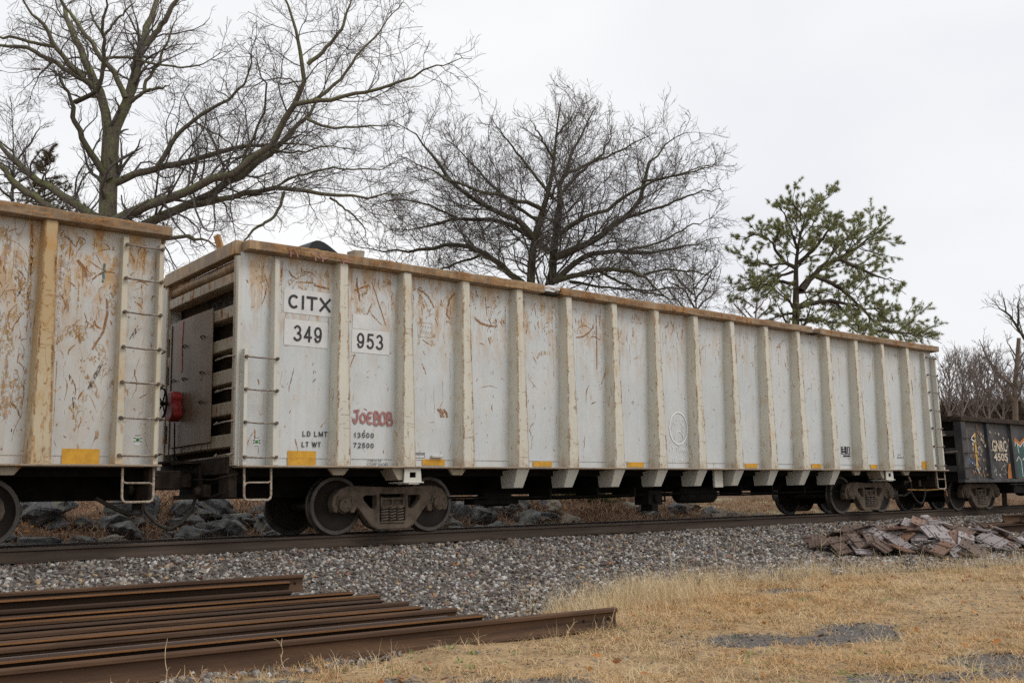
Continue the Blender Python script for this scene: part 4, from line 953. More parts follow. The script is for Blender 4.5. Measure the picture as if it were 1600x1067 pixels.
# ------------------------------------------------------------------ dark gondola behind
DX0 = 19.15; DL = 17.0; dk = tag(car_root('gondola_car', DX0+DL/2), 'low black gondola car lettered GNRC 4505 with graffiti, at the right edge', 'gondola car')
dk.location.z -= .05
def low_gondola(car):
    h = DL/2; zs, zt = .76, 2.55
    b = B(); b.box(-h+.1, h-.1, -1.40, 1.40, .80, .86); b.build('floor', 'under_dark', car)
    b = B(); b.box(-h, h, -1.50, -1.30, zs, zs+.10); bev(b.build('side_sill', 'dark_car_paint', car), .008); b = B(); b.box(-h, h, 1.30, 1.50, zs, zs+.10); b.build('side_sill', 'dark_car_paint', car)
    b = B(); b.box(-h-.1, h+.1, -.33, .33, .5, .79); b.build('center_sill', 'under_dark', car)
    posts = [-h+1.58+1.45*i for i in range(11)]
    xs = [-h+.09]+posts+[h-.09]
    for i in range(len(xs)-1):
        b = B(); b.box(xs[i]+.002, xs[i+1]-.002, -1.42, -1.37, zs+.102, zt-.13); b.build('side_panel', 'dark_car_paint', car)
    b = B(); b.box(-h+.05, h-.05, 1.37, 1.42, zs+.102, zt-.13); b.build('far_wall', 'dark_car_paint', car)
    for p in posts:
        b = B(); b.hexa([(p-.10, -1.36, zs+.101), (p-.085, -1.53, zs+.101), (p+.085, -1.53, zs+.101), (p+.10, -1.36, zs+.101)], [(p-.09, -1.36, zt-.131), (p-.07, -1.50, zt-.131), (p+.07, -1.50, zt-.131), (p+.09, -1.36, zt-.131)]); bev(b.build('side_post', 'dark_car_paint', car), .012)
    for y in (-1, 1):
        b = B(); b.box(-h-.02, h+.02, min(y*1.36, y*1.56), max(y*1.36, y*1.56), zt-.13, zt); bev(b.build('top_chord', 'under_brown', car), .012)
        for s in (-1, 1):
            b = B(); b.box(min(s*(h-.25), s*h), max(s*(h-.25), s*h), min(y*1.30, y*1.525), max(y*1.30, y*1.525), zs+.101, zt-.131); bev(b.build('corner_post', 'dark_car_paint', car), .012)
    for s in (-1, 1):
        e = lambda a_, b_: (min(s*a_, s*b_), max(s*a_, s*b_))
        b = B(); b.box(*e(h-.16, h-.12), -1.3, 1.3, zs+.1, zt-.1); b.build('end_wall', 'under_dark', car)
        b = B(); b.box(*e(h-.16, h+.05), -1.355, 1.355, zt-.09, zt+.02); b.build('end_chord', 'under_brown', car)
        for z in (2.1, 1.62, 1.14):
            b = B(); b.box(*e(h-.119, h-.01), -1.3, 1.3, z-.08, z+.08); bev(b.build('end_band', 'dark_car_paint', car), .01)
        b = B(); b.box(*e(h-.1, h+.34), -.13, .13, .62, .84); b.box(*e(h+.3, h+.62), -.2, .2, .60, .88); bev(b.build('coupler', 'under_brown', car), .02)
        b = B(); b.tube([(s*(h+.05), -.34, .70), (s*(h+.16), -.42, .50), (s*(h+.34), -.46, .30), (s*(h+.55), -.47, .19)], .026, 8); b.build('brake_hose', 'hose_rubber', car, 60)
        for z in (1.15, 1.55, 1.95):
            b = B(); b.tube([(s*(h-.05), -1.5, z), (s*(h-.05), -1.56, z), (s*(h-.48), -1.56, z), (s*(h-.48), -1.5, z)], .012, 6); b.build('grab_iron', 'under_brown', car, 60)
        b = B(); b.tube([(s*(h+.09), -1.4, 1.60), (s*(h+.1), -.8, 1.58)], .012, 6); b.build('end_rod', 'step_steel', car, 60)
        truck(car, s*(h-1.72))
    b = B(); b.box(-h+3.0, -h+3.8, -1.4, -.9, .45, .74); b.lathe([(0, -.4), (.16, -.38), (.16, .4), (0, .42)], 16, (-h+4.6, -1.0, .52), 'x'); b.build('brake_gear', 'under_dark', car)
    b = B(); b.tube([(-h+2.7, -1.44, .70), (-h+8, -1.44, .68)], .016, 6); b.build('brake_rod', 'under_brown', car, 60)
    for k_ in range(8): 
        b = B(); b.box(-h+3.0+k_*.6, -h+3.04+k_*.6, -1.46, -1.4, .62, .759); b.build('rod_hanger', 'under_brown', car)
    f = -1.4265
    def q(name, x0, x1, z0, z1, mat, o=0):
        b = B(); b.add([(x0, f-o, z0), (x1, f-o, z0), (x1, f-o, z1), (x0, f-o, z1)], [(0, 1, 2, 3)]); return b.build(name, mat, car, fix=False)
    def flake(x0, x1, z0, z1, mat, n, seed, w_=(.02, .06)):
        r = random.Random(seed); b = B()
        for k_ in range(n):
            x, z = r.uniform(x0, x1), r.uniform(z0, z1); L = r.uniform(.04, .2); a = r.uniform(0, 6.3); pts = []
            for i in range(5): pts.append((x, z)); x += math.cos(a)*L/5; z += math.sin(a)*L/5; a += r.gauss(0, .6)
            b.ribbon(pts, [r.uniform(*w_)*t for t in (.5, 1, 1, .8, .3)], f-.0006*k_)
        o = b.build('flaked_paint', mat, car, fix=False); o['kind'] = 'stuff'
    q('reflector_strip', -h+.86, -h+.96, 1.18, 2.12, 'yellow_tape', .004)
    flake(-h+.72, -h+1.42, .95, 2.15, 'flaked_decal', 46, 3, (.05, .14)); flake(-h+.68, -h+1.1, 1.0, 1.95, 'pale_mark', 26, 4, (.02, .05)); flake(-h+.3, -h+.75, 1.3, 1.5, 'blue_paint', 12, 5); flake(-h+1.75, -h+2.85, .95, 2.2, 'flaked_decal', 30, 6, (.04, .1))
    flake(-h+1.8, -h+2.8, .9, 1.25, 'pale_mark', 14, 7, (.02, .05)); flake(-h+.5, -h+1.45, .95, 2.3, 'rust_mark', 30, 8, (.02, .08))
    b = B(); b.ribbon([(-h+.62, 1.95), (-h+.82, 2.07)], .025, f-.03); b.ribbon([(-h+.62, 1.95), (-h+.85, 1.88)], .025, f-.031); b.build('chalk_arrow', 'chalk_white', car, fix=False)
    text('GNRC', -h+1.84, -h+2.72, 1.62, 1.95, f-.02, 'cream_letter', car, .03); text('4505', -h+1.88, -h+2.72, 1.36, 1.58, f-.02, 'cream_letter', car, .03)
    text_x('4505', 1.0, -1.1, 2.03, 2.17, -h+.008-.02, 'cream_letter', car, .02)
    # piece of graffiti along the side
    def piece(pts, mat, o, name):
        b = B(); b.add([(-h+x, f-o, z) for x, z in pts], [tuple(range(len(pts)))]); return b.build(name, mat, car, fix=False)
    for k_, x0 in enumerate((2.95, 4.4, 5.9)):
        piece([(x0+.15, .87), (x0+1.28, .87), (x0+1.28, 1.95), (x0+1.0, 2.10), (x0+.6, 1.92), (x0+.35, 2.06), (x0+.1, 1.8)], 'orange_paint', .020, 'graffiti_panel')
        piece([(x0+.26, .88), (x0+1.27, .88), (x0+1.27, 1.86), (x0+1.0, 2.0), (x0+.62, 1.80), (x0+.36, 1.94), (x0+.2, 1.7)], 'teal_paint', .0215, 'graffiti_panel')
        b = B()
        for pl in ([(.22, .9), (.2, 1.4), (.22, 1.7), (.36, 1.92), (.5, 1.85), (.62, 1.78), (.8, 1.9), (1.0, 1.98), (1.26, 1.85)], [(.3, 1.36), (.45, 1.5), (.6, 1.38), (.62, .92)], [(.7, 1.4), (.9, 1.52), (1.05, 1.36), (1.02, .95)], [(.45, 1.85), (.5, 1.6)], [(.85, 1.88), (.9, 1.6), (1.1, 1.62)]):
            b.ribbon([(-h+x0+x, z) for x, z in pl], .022, f-.0225-.0006*len(b.f)*.05)
        b.build('graffiti_outline', 'chalk_white', car, fix=False)
    piece([(2.62, .87), (2.86, .87), (2.86, 1.3), (2.74, 1.28), (2.66, 1.1)], 'orange_paint', .019, 'graffiti_panel')
low_gondola(dk)

# ------------------------------------------------------------------ debris resting on the cars
def at_main(x, y, z):      # main-car coordinates to world
    return (8.2+x, -.755+(y+.755)*ca_+z*sa_, z*ca_-(y+.755)*sa_)
b = B(); n = 9; vs = []
for k in range(n):
    t = k/(n-1); x = -.30+.62*t; z = .175*math.sin(math.pi*(t**.7))*(1-.25*t)
    for y in (0, .5): vs.append((x, y+.1*t, z+.02*y)); 
    for y in (.5, 0): vs.append((x, y+.1*t, z+.02*y-.02-.10*(1-t)*(1 if y == 0 else .3)))
b.add(vs, [(k*4+j, k*4+4+j, k*4+4+(j+1) % 4, k*4+(j+1) % 4) for k in range(n-1) for j in range(4)]+[(0, 1, 2, 3), tuple((n-1)*4+j for j in (3, 2, 1, 0))])
tag(b.build('rubber_sheet', 'black_sheet', smooth=40, loc=at_main(-8.42, -1.42, 4.37)), 'curled black sheet sticking up over the rim of the CITX car', 'sheet')
b = B(); b.hexa([(-.09, -.1, 0), (.09, -.1, 0), (.09, .12, 0), (-.09, .12, 0)], [(-.10, -.11, .12), (.105, -.1, .135), (.10, .12, .13), (-.10, .12, .125)])
tag(bev(b.build('wood_block', 'wood_stub', loc=at_main(-7.92, -1.50, 4.29)), .008), 'small grey-brown wood stub on the car rim beside the black sheet', 'wood block')
b = B(); b.hexa([(-.02, -.06, 0), (.02, -.06, 0), (.02, .06, 0), (-.02, .06, 0)], [(-.02, -.06, .34), (.02, -.06, .34), (.02, .06, .38), (-.02, .06, .38)])
tag(b.build('plank_end', 'plank_brown', loc=at_main(-9.75, -.62, 4.30), rot=(R(-28), 0, R(12))), 'orange-brown plank end poking above the end of the CITX car', 'plank')
for i, (x, s_) in enumerate(((-8.62, .07), (-8.80, .05), (-3.2, .05), (5.4, .05), (6.0, .06), (2.05, .06))):
    me = bpy.data.meshes.new('debris'); bm = bmesh.new(); bmesh.ops.create_icosphere(bm, subdivisions=2, radius=s_)
    for v in bm.verts: v.co *= rnd.uniform(.6, 1.25); v.co.z *= .6; v.co.x *= 1.5
    bm.to_mesh(me); bm.free()
    tag(obj('scrap_lump', me, ('plank_brown', 'wood_stub', 'bag_white', 'plank_brown', 'wood_stub', 'bag_white')[i], loc=at_main(x, -1.50, 4.284+s_*.45)),
        ('brown scrap of wood beside the black sheet on the rim', 'tiny grey scrap on the rim left of the black sheet', 'small pale crumpled scrap on the rim right of the white bag', 'small brown scrap on the rim under the pine', 'grey-brown scrap on the rim near the far end of the CITX car', 'pale lump of packing on the rim left of the pine')[i], 'scrap')
me = bpy.data.meshes.new('plastic_bag'); bm = bmesh.new(); bmesh.ops.create_icosphere(bm, subdivisions=3, radius=1)
for v in bm.verts:
    c = v.co.copy(); f_ = 1+.16*math.sin(c.x*7+c.y*5)+.10*math.sin(c.z*9+c.x*4); v.co = Vector((c.x*.22*f_+.03*c.z, c.y*.14*f_, max(-.35, c.z)*.10*f_+.03*max(0, c.x)))
bm.to_mesh(me); bm.free(); shade(me, 60)
tag(obj('plastic_bag', me, 'bag_white', loc=at_main(-3.86, -1.52, 4.245)), 'crumpled white plastic bag caught in the torn rim of the CITX car', 'bag')

# ------------------------------------------------------------------ loose rails
def loose_rail(pl, pr, roll, mat, label, cat='rail', grp='loose rails stacked by the track', head=None):
    """a rail whose centre line runs from pl to its visible end pr"""
    pl, pr = Vector(pl), Vector(pr); d = pl-pr; L = d.length
    b = B(); b.prism([(y, z-.0935) for y, z in RAIL], 'x', 0, L)
    rx = d.to_track_quat('X', 'Z').to_matrix().to_4x4() @ Matrix.Rotation(roll, 4, 'X')
    o = b.build('loose_rail', mat, smooth=40); o.matrix_world = Matrix.Translation(pr) @ rx; bev(o, .002)
    if head:      # bright strip along one edge, part rust, part edge highlight painted in
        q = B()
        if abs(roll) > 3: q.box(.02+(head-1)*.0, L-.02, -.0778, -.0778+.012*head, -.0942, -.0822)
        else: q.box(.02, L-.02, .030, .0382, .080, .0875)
        q.build('lit_rust_edge', 'rail_orange', o)
    for hx_ in (.10, .25, .40):      # bolt holes through the web
        q = B(); q.lathe([(0, -.0112), (.016, -.0112), (.017, -.0085), (.017, .0085), (.016, .0112), (0, .0112)], 10, (hx_, 0, -.006)); q.build('bolt_hole', 'under_dark', o)
    return tag(o, label, cat, grp)
U, D_ = 0, math.pi
zb = -.5+.094
def lr(xe_, ye, roll, mat, label, slope=-.06, ze=zb, zl=None, xl=-13.5, head=None):
    return loose_rail((xl, ye+slope*(xl-xe_), ze if zl is None else zl), (xe_, ye, ze), roll, mat, label, head=head)
lr(-.72, -8.02, U, 'rail_rust', 'longest loose brown rail, lying nearest the camera in front of the stack')
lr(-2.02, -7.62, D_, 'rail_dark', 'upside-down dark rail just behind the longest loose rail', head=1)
lr(-2.25, -7.34, R(92), 'rail_wet', 'smooth pinkish rail lying on its side in the stack', ze=zb+.005)
lr(-1.90, -7.06, U, 'rail_rust', 'upright rail with exposed square end, behind the pinkish rail')
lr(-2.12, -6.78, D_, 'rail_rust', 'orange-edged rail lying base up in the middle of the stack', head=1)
lr(-2.05, -6.46, U, 'rail_rust', 'upright brown rail whose end sits beside the orange-edged rail', ze=zb+.012)
lr(-2.18, -6.18, D_, 'rail_dark', 'dark base-up rail near the centre of the stack', ze=zb+.01)
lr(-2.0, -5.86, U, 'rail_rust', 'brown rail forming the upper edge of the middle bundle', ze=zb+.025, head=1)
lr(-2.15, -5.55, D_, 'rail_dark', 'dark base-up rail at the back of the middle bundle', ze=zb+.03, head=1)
lr(-2.60, -5.05, U, 'rail_dark', 'dark rail lying apart between the bundle and the rearmost rails', ze=zb+.04)
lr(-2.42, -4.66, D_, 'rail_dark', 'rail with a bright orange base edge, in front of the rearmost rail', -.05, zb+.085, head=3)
lr(-2.15, -4.46, U, 'rail_rust', 'rearmost loose rail of the stack, ending in a squared-off tip', -.05, zb+.135)
# second stack at the far right
def lr2(x0, x1, y, z, roll, mat, label, sl=-.02): return loose_rail((x1, y+sl*(x1-x0), z), (x0, y, z), roll, mat, label, grp='loose rails beyond the plate heap')
lr2(15.3, 27, -3.35, -.30, U, 'rail_rust', 'long brown rail whose end reaches the heap of plates')
lr2(16.1, 27, -3.62, -.33, D_, 'rail_dark', 'dark base-up rail lying in front of the long rail by the heap')
lr2(16.6, 27, -3.05, -.29, R(90), 'rail_dark', 'rail on its side at the back of the small right-hand stack')
lr2(17.3, 27, -3.30, -.115, U, 'rail_rust', 'second-layer rail on the small right-hand stack')
lr2(17.6, 27, -3.58, -.12, D_, 'rail_dark', 'second-layer base-up rail at the front of the small stack')
lr2(18.25, 27, -3.42, .07, U, 'rail_rust', 'topmost rail of the small stack at the right edge')

# ------------------------------------------------------------------ heap of tie plates
def tie_plate_mesh(holes):
    lx, ly = .18, .10; out = [(-lx, -ly), (lx, -ly), (lx, ly), (-lx, ly)]
    hs = [[(x-.011, y-.011), (x-.011, y+.011), (x+.011, y+.011), (x+.011, y-.011)] for x, y in holes]
    me = plate_with_holes(out, hs, 'z', -.009, .009)
    bm = bmesh.new(); bm.from_mesh(me)
    for x in (-.085, .085):   # the two raised shoulders
        r = bmesh.ops.create_cube(bm, size=1); bmesh.ops.scale(bm, vec=(.022, .198, .012), verts=r['verts']); bmesh.ops.translate(bm, vec=(x, 0, .0145), verts=r['verts'])
    bm.to_mesh(me); bm.free(); me.name = 'tie_plate'; return me
PMs = [tie_plate_mesh([(x, y) for x in (-.14, -.115*0-.055, .055, .14) for y in (-.06, .06)]), tie_plate_mesh([(-.14, -.06), (-.14, .06), (.14, -.06), (.14, .06), (-.05, .06), (.05, -.06)])]
HC = np.array([10.15, -5.12]); ax1 = np.array([.774, -.633]); ax2 = np.array([.633, .774])
def heap(u, v):      # height of the heap; two overlapping mounds along its length
    return .38*np.exp(-((u+.05)/.75)**2-(v/.6)**2)+.24*np.exp(-((u+1.2)/.7)**2-((v-.1)/.5)**2)+.26*np.exp(-((u-1.1)/.8)**2-((v+.1)/.55)**2)
pr_ = random.Random(5)
PLW = []
for i in range(118):
    while True:
        u, v = pr_.gauss(-.05, 1.05), pr_.gauss(0, .5)
        if (u/2.1)**2+(v/1.0)**2 < 1: break
    PLW.append((heap(u, v), u, v))
PLW.sort()
NAMES = {'plate_brown': ('brown rusted tie plate lying in the dark end of the heap', 'brown tie plates in the heap'), 'plate_wet': ('wet pinkish-grey tie plate shining in the heap', 'wet grey tie plates in the heap'), 'plate_tan': ('tan-rusted tie plate tossed on the heap', 'tan tie plates in the heap')}
pm_ = {}
for i, (h0, u, v) in enumerate(PLW):
    wx, wy = HC+ax1*u+ax2*v; d = .05
    hx, hy = (heap(u+d, v)-heap(u-d, v))/(2*d), (heap(u, v+d)-heap(u, v-d))/(2*d)
    nrm = Vector((-(ax1[0]*hx+ax2[0]*hy), -(ax1[1]*hx+ax2[1]*hy), 1)); nrm += Vector((pr_.gauss(0, .27), pr_.gauss(-.14, .27), 0)); nrm.normalize()
    mat = ('plate_brown' if pr_.random() < .8 else 'plate_wet') if u < -.75 else pr_.choice(['plate_wet', 'plate_wet', 'plate_wet', 'plate_brown', 'plate_tan'])
    key = (mat, i % 2)
    if key not in pm_: me = PMs[i % 2].copy(); me.materials.append(M[mat]); pm_[key] = me
    o = bpy.data.objects.new('tie_plate', pm_[key]); link(o)
    q = nrm.to_track_quat('Z', 'Y').to_matrix().to_4x4() @ Matrix.Rotation(pr_.uniform(0, 6.28), 4, 'Z')
    sc_ = 1.36*pr_.uniform(.9, 1.12)
    if pr_.random() < .10: q = q @ Matrix.Diagonal((1.5, .8, 1, 1))
    o.matrix_world = Matrix.Translation((wx, wy, float(gz(wx, wy))+h0*1.0+.04+pr_.uniform(0, .12))) @ q @ Matrix.Scale(sc_, 4)
    zu = 'at the left tip' if u < -1.4 else 'left of the crest' if u < -.55 else 'at the crest' if u < .45 else 'right of the crest' if u < 1.2 else 'at the right tip'
    zv = 'front' if v < -.35 else 'back' if v > .35 else 'middle'
    ti = 'steeply tilted' if nrm.z < .88 else 'flat-lying'
    lb_ = '%s %s tie plate in the %s of the heap, %s' % (ti, {'plate_brown': 'brown', 'plate_wet': 'wet grey', 'plate_tan': 'tan'}[mat], zv, zu)
    tag(o, lb_, 'tie plate', lb_.replace('tie plate', 'tie plates'))

# ------------------------------------------------------------------ scattered stuff (geometry nodes)
def scatter(name, pts, rot, scl, var, meshes, mat, label=None, cat=None):
    me = bpy.data.meshes.new(name); n = len(pts); me.vertices.add(n); me.vertices.foreach_set('co', np.asarray(pts, np.float32).ravel())
    a = me.attributes.new('rot', 'FLOAT_VECTOR', 'POINT'); a.data.foreach_set('vector', np.asarray(rot, np.float32).ravel())
    a = me.attributes.new('scl', 'FLOAT_VECTOR', 'POINT'); a.data.foreach_set('vector', np.asarray(scl, np.float32).ravel())
    a = me.attributes.new('var', 'INT', 'POINT'); a.data.foreach_set('value', np.asarray(var, np.int32).ravel())
    o = obj(name, me, None); tag(o, label, cat, kind='stuff')
    t = bpy.data.node_groups.new(name, 'GeometryNodeTree'); t.interface.new_socket('Geometry', in_out='INPUT', socket_type='NodeSocketGeometry'); t.interface.new_socket('Geometry', in_out='OUTPUT', socket_type='NodeSocketGeometry')
    N = t.nodes; i_ = N.new('NodeGroupInput'); o_ = N.new('NodeGroupOutput'); j = N.new('GeometryNodeJoinGeometry')
    def attr(nm, ty):
        x = N.new('GeometryNodeInputNamedAttribute'); x.data_type = ty; x.inputs[0].default_value = nm; return x.outputs[0]
    ra, sa, va = attr('rot', 'FLOAT_VECTOR'), attr('scl', 'FLOAT_VECTOR'), attr('var', 'INT')
    for k, m in enumerate(meshes):
        if not m.materials: m.materials.append(M[mat])
        src = bpy.data.objects.new(name+'_piece', m)
        oi = N.new('GeometryNodeObjectInfo'); oi.inputs['Object'].default_value = src; oi.inputs['As Instance'].default_value = True
        cmp_ = N.new('FunctionNodeCompare'); cmp_.data_type = 'INT'; cmp_.operation = 'EQUAL'
        ins = [s for s in cmp_.inputs if s.type == 'INT']; t.links.new(va, ins[0]); ins[1].default_value = k
        ip = N.new('GeometryNodeInstanceOnPoints'); t.links.new(i_.outputs[0], ip.inputs['Points']); t.links.new(cmp_.outputs[0], ip.inputs['Selection']); t.links.new(oi.outputs['Geometry'], ip.inputs['Instance'])
        er = N.new('FunctionNodeEulerToRotation'); t.links.new(ra, er.inputs[0]); t.links.new(er.outputs[0], ip.inputs['Rotation']); t.links.new(sa, ip.inputs['Scale'])
        t.links.new(ip.outputs[0], j.inputs[0])
    t.links.new(j.outputs[0], o_.inputs[0])
    md = o.modifiers.new('scatter', 'NODES'); md.node_group = t
    return o
def stone_mesh(seed, flat=.7):
    r = random.Random(seed); bm = bmesh.new(); bmesh.ops.create_icosphere(bm, subdivisions=1, radius=.5)
    for k in range(7):     # chop flat faces
        nrm = Vector((r.gauss(0, 1), r.gauss(0, 1), r.gauss(0, 1))).normalized(); d = r.uniform(.17, .36)
        for v in bm.verts:
            e = v.co.dot(nrm)-d
            if e > 0: v.co -= nrm*e
    for v in bm.verts: v.co *= r.uniform(.9, 1.12); v.co.z *= flat
    me = bpy.data.meshes.new('stone'); bm.to_mesh(me); bm.free(); return me
def in_view(P, mx_=40):
    """keep only points the photo (with a margin) could show"""
    fw = np.array([math.sin(YAW)*math.cos(PIT), math.cos(YAW)*math.cos(PIT), math.sin(PIT)]); r = np.array([math.cos(YAW), -math.sin(YAW), 0]); u = np.cross(r, fw)
    d = P-CAM; zc = d@fw; x = FPX*(d@r)/np.maximum(zc, .1); y = FPX*(d@u)/np.maximum(zc, .1)
    return (zc > 3) & (np.abs(x) < 800+260) & (y > -533-160)
def spread(n, x0, x1, y0, y1, keep, seed):
    g = np.random.default_rng(seed); x = g.uniform(x0, x1, n); y = g.uniform(y0, y1, n); m = keep(x, y, g.uniform(0, 1, n)); x, y = x[m], y[m]
    P = np.stack([x, y, gz(x, y)], 1); m = in_view(P); return P[m], g
# clear of the loose rails and the heap
def zc_of(P): return (P-CAM)@np.array([math.sin(YAW)*math.cos(PIT), math.cos(YAW)*math.cos(PIT), math.sin(PIT)])
def keep_b(x, y, q):
    e = edge_y(x); d = np.hypot(x-CAM[0], y-CAM[1])
    dens = np.clip(1.15-d/46, .16, 1)
    return ((y > e-.15) | (q*0 > 1)) & (np.abs(y) > -1) & (q < dens)
P1, g = spread(125000, -10, 34, -8.9, -.86, keep_b, 1)
d1 = zc_of(P1); n = len(P1); s = g.uniform(.036, .088, n)*(1+.010*np.clip(d1-12, 0, 30)); s = np.where(g.uniform(0, 1, n) < .07, s*1.35, s)
fine_ = (P1[:, 1] < -3.2)*(P1[:, 0] < 0); s *= np.where(fine_, .85, 1)
P1[:, 2] += s*.12
STN = [stone_mesh(k, .62+.05*(k % 4)) for k in range(8)]
scatter('ballast_gravel', P1, g.uniform(0, 6.28, (n, 3))*np.array([.16, .16, 1]), s[:, None]*g.uniform(.75, 1.3, (n, 3)), g.integers(0, 8, n), STN, 'ballast_stone', 'crushed grey and brown ballast stone along the near rail', 'gravel')
P1b, g = spread(26000, -8, 24, .86, 2.4, lambda x, y, q: q < .8, 2); n = len(P1b); s = g.uniform(.035, .075, n)
P2b, _g = spread(16000, -8, 24, -.66, .66, lambda x, y, q: q < .9, 22); P1b = np.concatenate([P1b, P2b]); n = len(P1b); s = g.uniform(.035, .07, n)
scatter('ballast_gravel', P1b, g.uniform(0, 6.28, (n, 3))*np.array([.2, .2, 1]), s[:, None]*g.uniform(.75, 1.3, (n, 3)), g.integers(0, 8, n), [stone_mesh(30+k) for k in range(8)], 'ballast_stone', 'ballast stone between and behind the rails', 'gravel')
P2, g = spread(60000, -9, 9, -12.5, -5.2, lambda x, y, q: (y < edge_y(x)+.1) & (q < .13+1.25*sm(.25, .55, bare(x, y))), 3)
n = len(P2); s = g.uniform(.014, .042, n)
scatter('stone_chips', P2, g.uniform(0, 6.28, (n, 3))*np.array([.12, .12, 1]), s[:, None]*g.uniform(.7, 1.5, (n, 3))*np.array([1.25, 1, .75]), g.integers(0, 6, n), [stone_mesh(60+k, .4) for k in range(6)], 'chip_stone', 'dark slate chips showing through the dry grass', 'gravel')

# ---- grass
def blade_clump(seed, nb, h, spread_, lean, wd, seg=3, curl=1.0):
    r = random.Random(seed); b = B()
    for k in range(nb):
        a = r.uniform(0, 6.283); x, y = r.gauss(0, spread_), r.gauss(0, spread_); ln = h*r.uniform(.5, 1.15); ti = abs(r.gauss(lean, .35)); w0 = wd*r.uniform(.6, 1.3)
        px, py, pz = x, y, -.01; ca, sa = math.cos(a), math.sin(a); vs = []
        for i in range(seg+1):
            t = i/seg; ww = w0*(1-t*.85); vs += [(px-sa*ww, py+ca*ww, pz), (px+sa*ww, py-ca*ww, pz)]
            px += ca*math.sin(ti)*ln/seg; py += sa*math.sin(ti)*ln/seg; pz = max(.004, pz+math.cos(ti)*ln/seg); ti = min(ti+r.uniform(.05, .5)*curl, 1.9); a += r.gauss(0, .15); ca, sa = math.cos(a), math.sin(a)
        b.add(vs, [(2*i, 2*i+1, 2*i+3, 2*i+2) for i in range(seg)])
    me = b.mesh('tuft'); return me
def keep_g(x, y, q):
    d = np.hypot(x-CAM[0], y-CAM[1]); e = edge_y(x)
    pat = .50+1.5*vnoise(x, y, .55, 12)+1.1*vnoise(x, y, 1.7, 13)+.8*vnoise(x, y, 4.1, 14)
    return (y < e+.12) & (q < np.clip(pat, .12, 1)*(1-sm(.25, .75, bare(x, y))*.86)*np.clip(1.35-d/26, .25, 1))
P3, g = spread(62000, -7, 26, -14, -5.0, keep_g, 4); n = len(P3); d3 = zc_of(P3)
scatter('dry_grass', P3, np.stack([g.normal(0, .15, n), g.normal(0, .15, n), g.uniform(0, 6.28, n)], 1), (g.uniform(.55, 1.25, n)*(1+.02*np.clip(d3-8, 0, 12)))[:, None]*np.array([1, 1, 1]), g.integers(0, 5, n), [blade_clump(k, 26, .10, .055, 1.15, .0022, 3) for k in range(5)], 'straw', 'matted short straw-coloured grass over the yard in front', 'grass')
# taller pale tufts along the foot of the ballast
def keep_t(x, y, q):
    e = edge_y(x); band = np.exp(-((y-(e-.25))/.42)**2)
    side = np.interp(x, [-2.5, -1.2, 0, 2, 4, 7, 10, 14, 26], [0, .25, 1, 1, .6, .35, .3, .35, .3])
    return q < band*side*np.clip(.75+1.1*vnoise(x, y, 1.1, 15), .05, 1)
P4, g = spread(17000, -3, 26, -9, -4.6, keep_t, 5); n = len(P4)
scatter('tall_dry_grass', P4, np.stack([g.normal(0, .1, n), g.normal(0, .1, n), g.uniform(0, 6.28, n)], 1), g.uniform(.5, 1.15, n)[:, None]*np.ones((1, 3)), g.integers(0, 5, n), [blade_clump(20+k, 24, .33, .07, .34, .0019, 4, .6) for k in range(5)], 'straw_pale', 'taller pale dry grass fringing the foot of the ballast', 'grass')
P4b, g = spread(1500, -7, 20, -12, -5.2, lambda x, y, q: (y < edge_y(x)) & (q < .35), 25); n = len(P4b)
scatter('grass_tussocks', P4b, np.stack([g.normal(0, .1, n), g.normal(0, .1, n), g.uniform(0, 6.28, n)], 1), g.uniform(.5, 1.1, n)[:, None]*np.ones((1, 3)), g.integers(0, 4, n), [blade_clump(50+k, 46, .20, .07, .8, .0022, 4, .8) for k in range(4)], 'straw_pale', 'loose straw tussocks lying over the short grass', 'grass')
P5, g = spread(2000, -7, 16, -12, -5.2, lambda x, y, q: (y < edge_y(x)+.1) & (q < np.clip(.1+1.6*vnoise(x, y, .8, 17), 0, 1)), 6); n = len(P5)
P5x = np.array([(-4.55, -8.45), (-3.3, -8.62), (-2.35, -8.5), (-1.9, -8.72), (-.95, -8.15), (-.8, -8.2), (-3.0, -8.75)]); P5 = np.concatenate([P5, np.stack([P5x[:, 0], P5x[:, 1], gz(P5x[:, 0], P5x[:, 1])], 1)]); n = len(P5)
scatter('green_weeds', P5, np.stack([g.normal(0, .1, n), g.normal(0, .1, n), g.uniform(0, 6.28, n)], 1), g.uniform(.5, 1.2, n)[:, None]*np.ones((1, 3)), g.integers(0, 3, n), [blade_clump(80+k, 14, .06, .025, .9, .005, 3) for k in range(3)], 'weed_green', 'small green weeds sprouting in the dry grass', 'weeds')
# fallen leaves on the ballast
lb = B()
lb.add([(-.035, 0, 0), (-.012, -.02, .008), (.02, -.018, .004), (.04, 0, .012), (.018, .02, .004), (-.014, .019, .009)], [(0, 1, 2, 3), (0, 3, 4, 5)])
P6, g = spread(700, -7, 18, -11.5, -1.2, lambda x, y, q: q < .6, 7); n = len(P6); P6[:, 2] += .035
scatter('fallen_leaves', P6, np.stack([g.normal(0, .4, n), g.normal(0, .4, n), g.uniform(0, 6.28, n)], 1), g.uniform(.6, 1.2, n)[:, None]*np.ones((1, 3)), np.zeros(n), [lb.mesh('leaf')], 'dead_leaf', 'fallen orange-brown leaves scattered on the ballast', 'leaves')
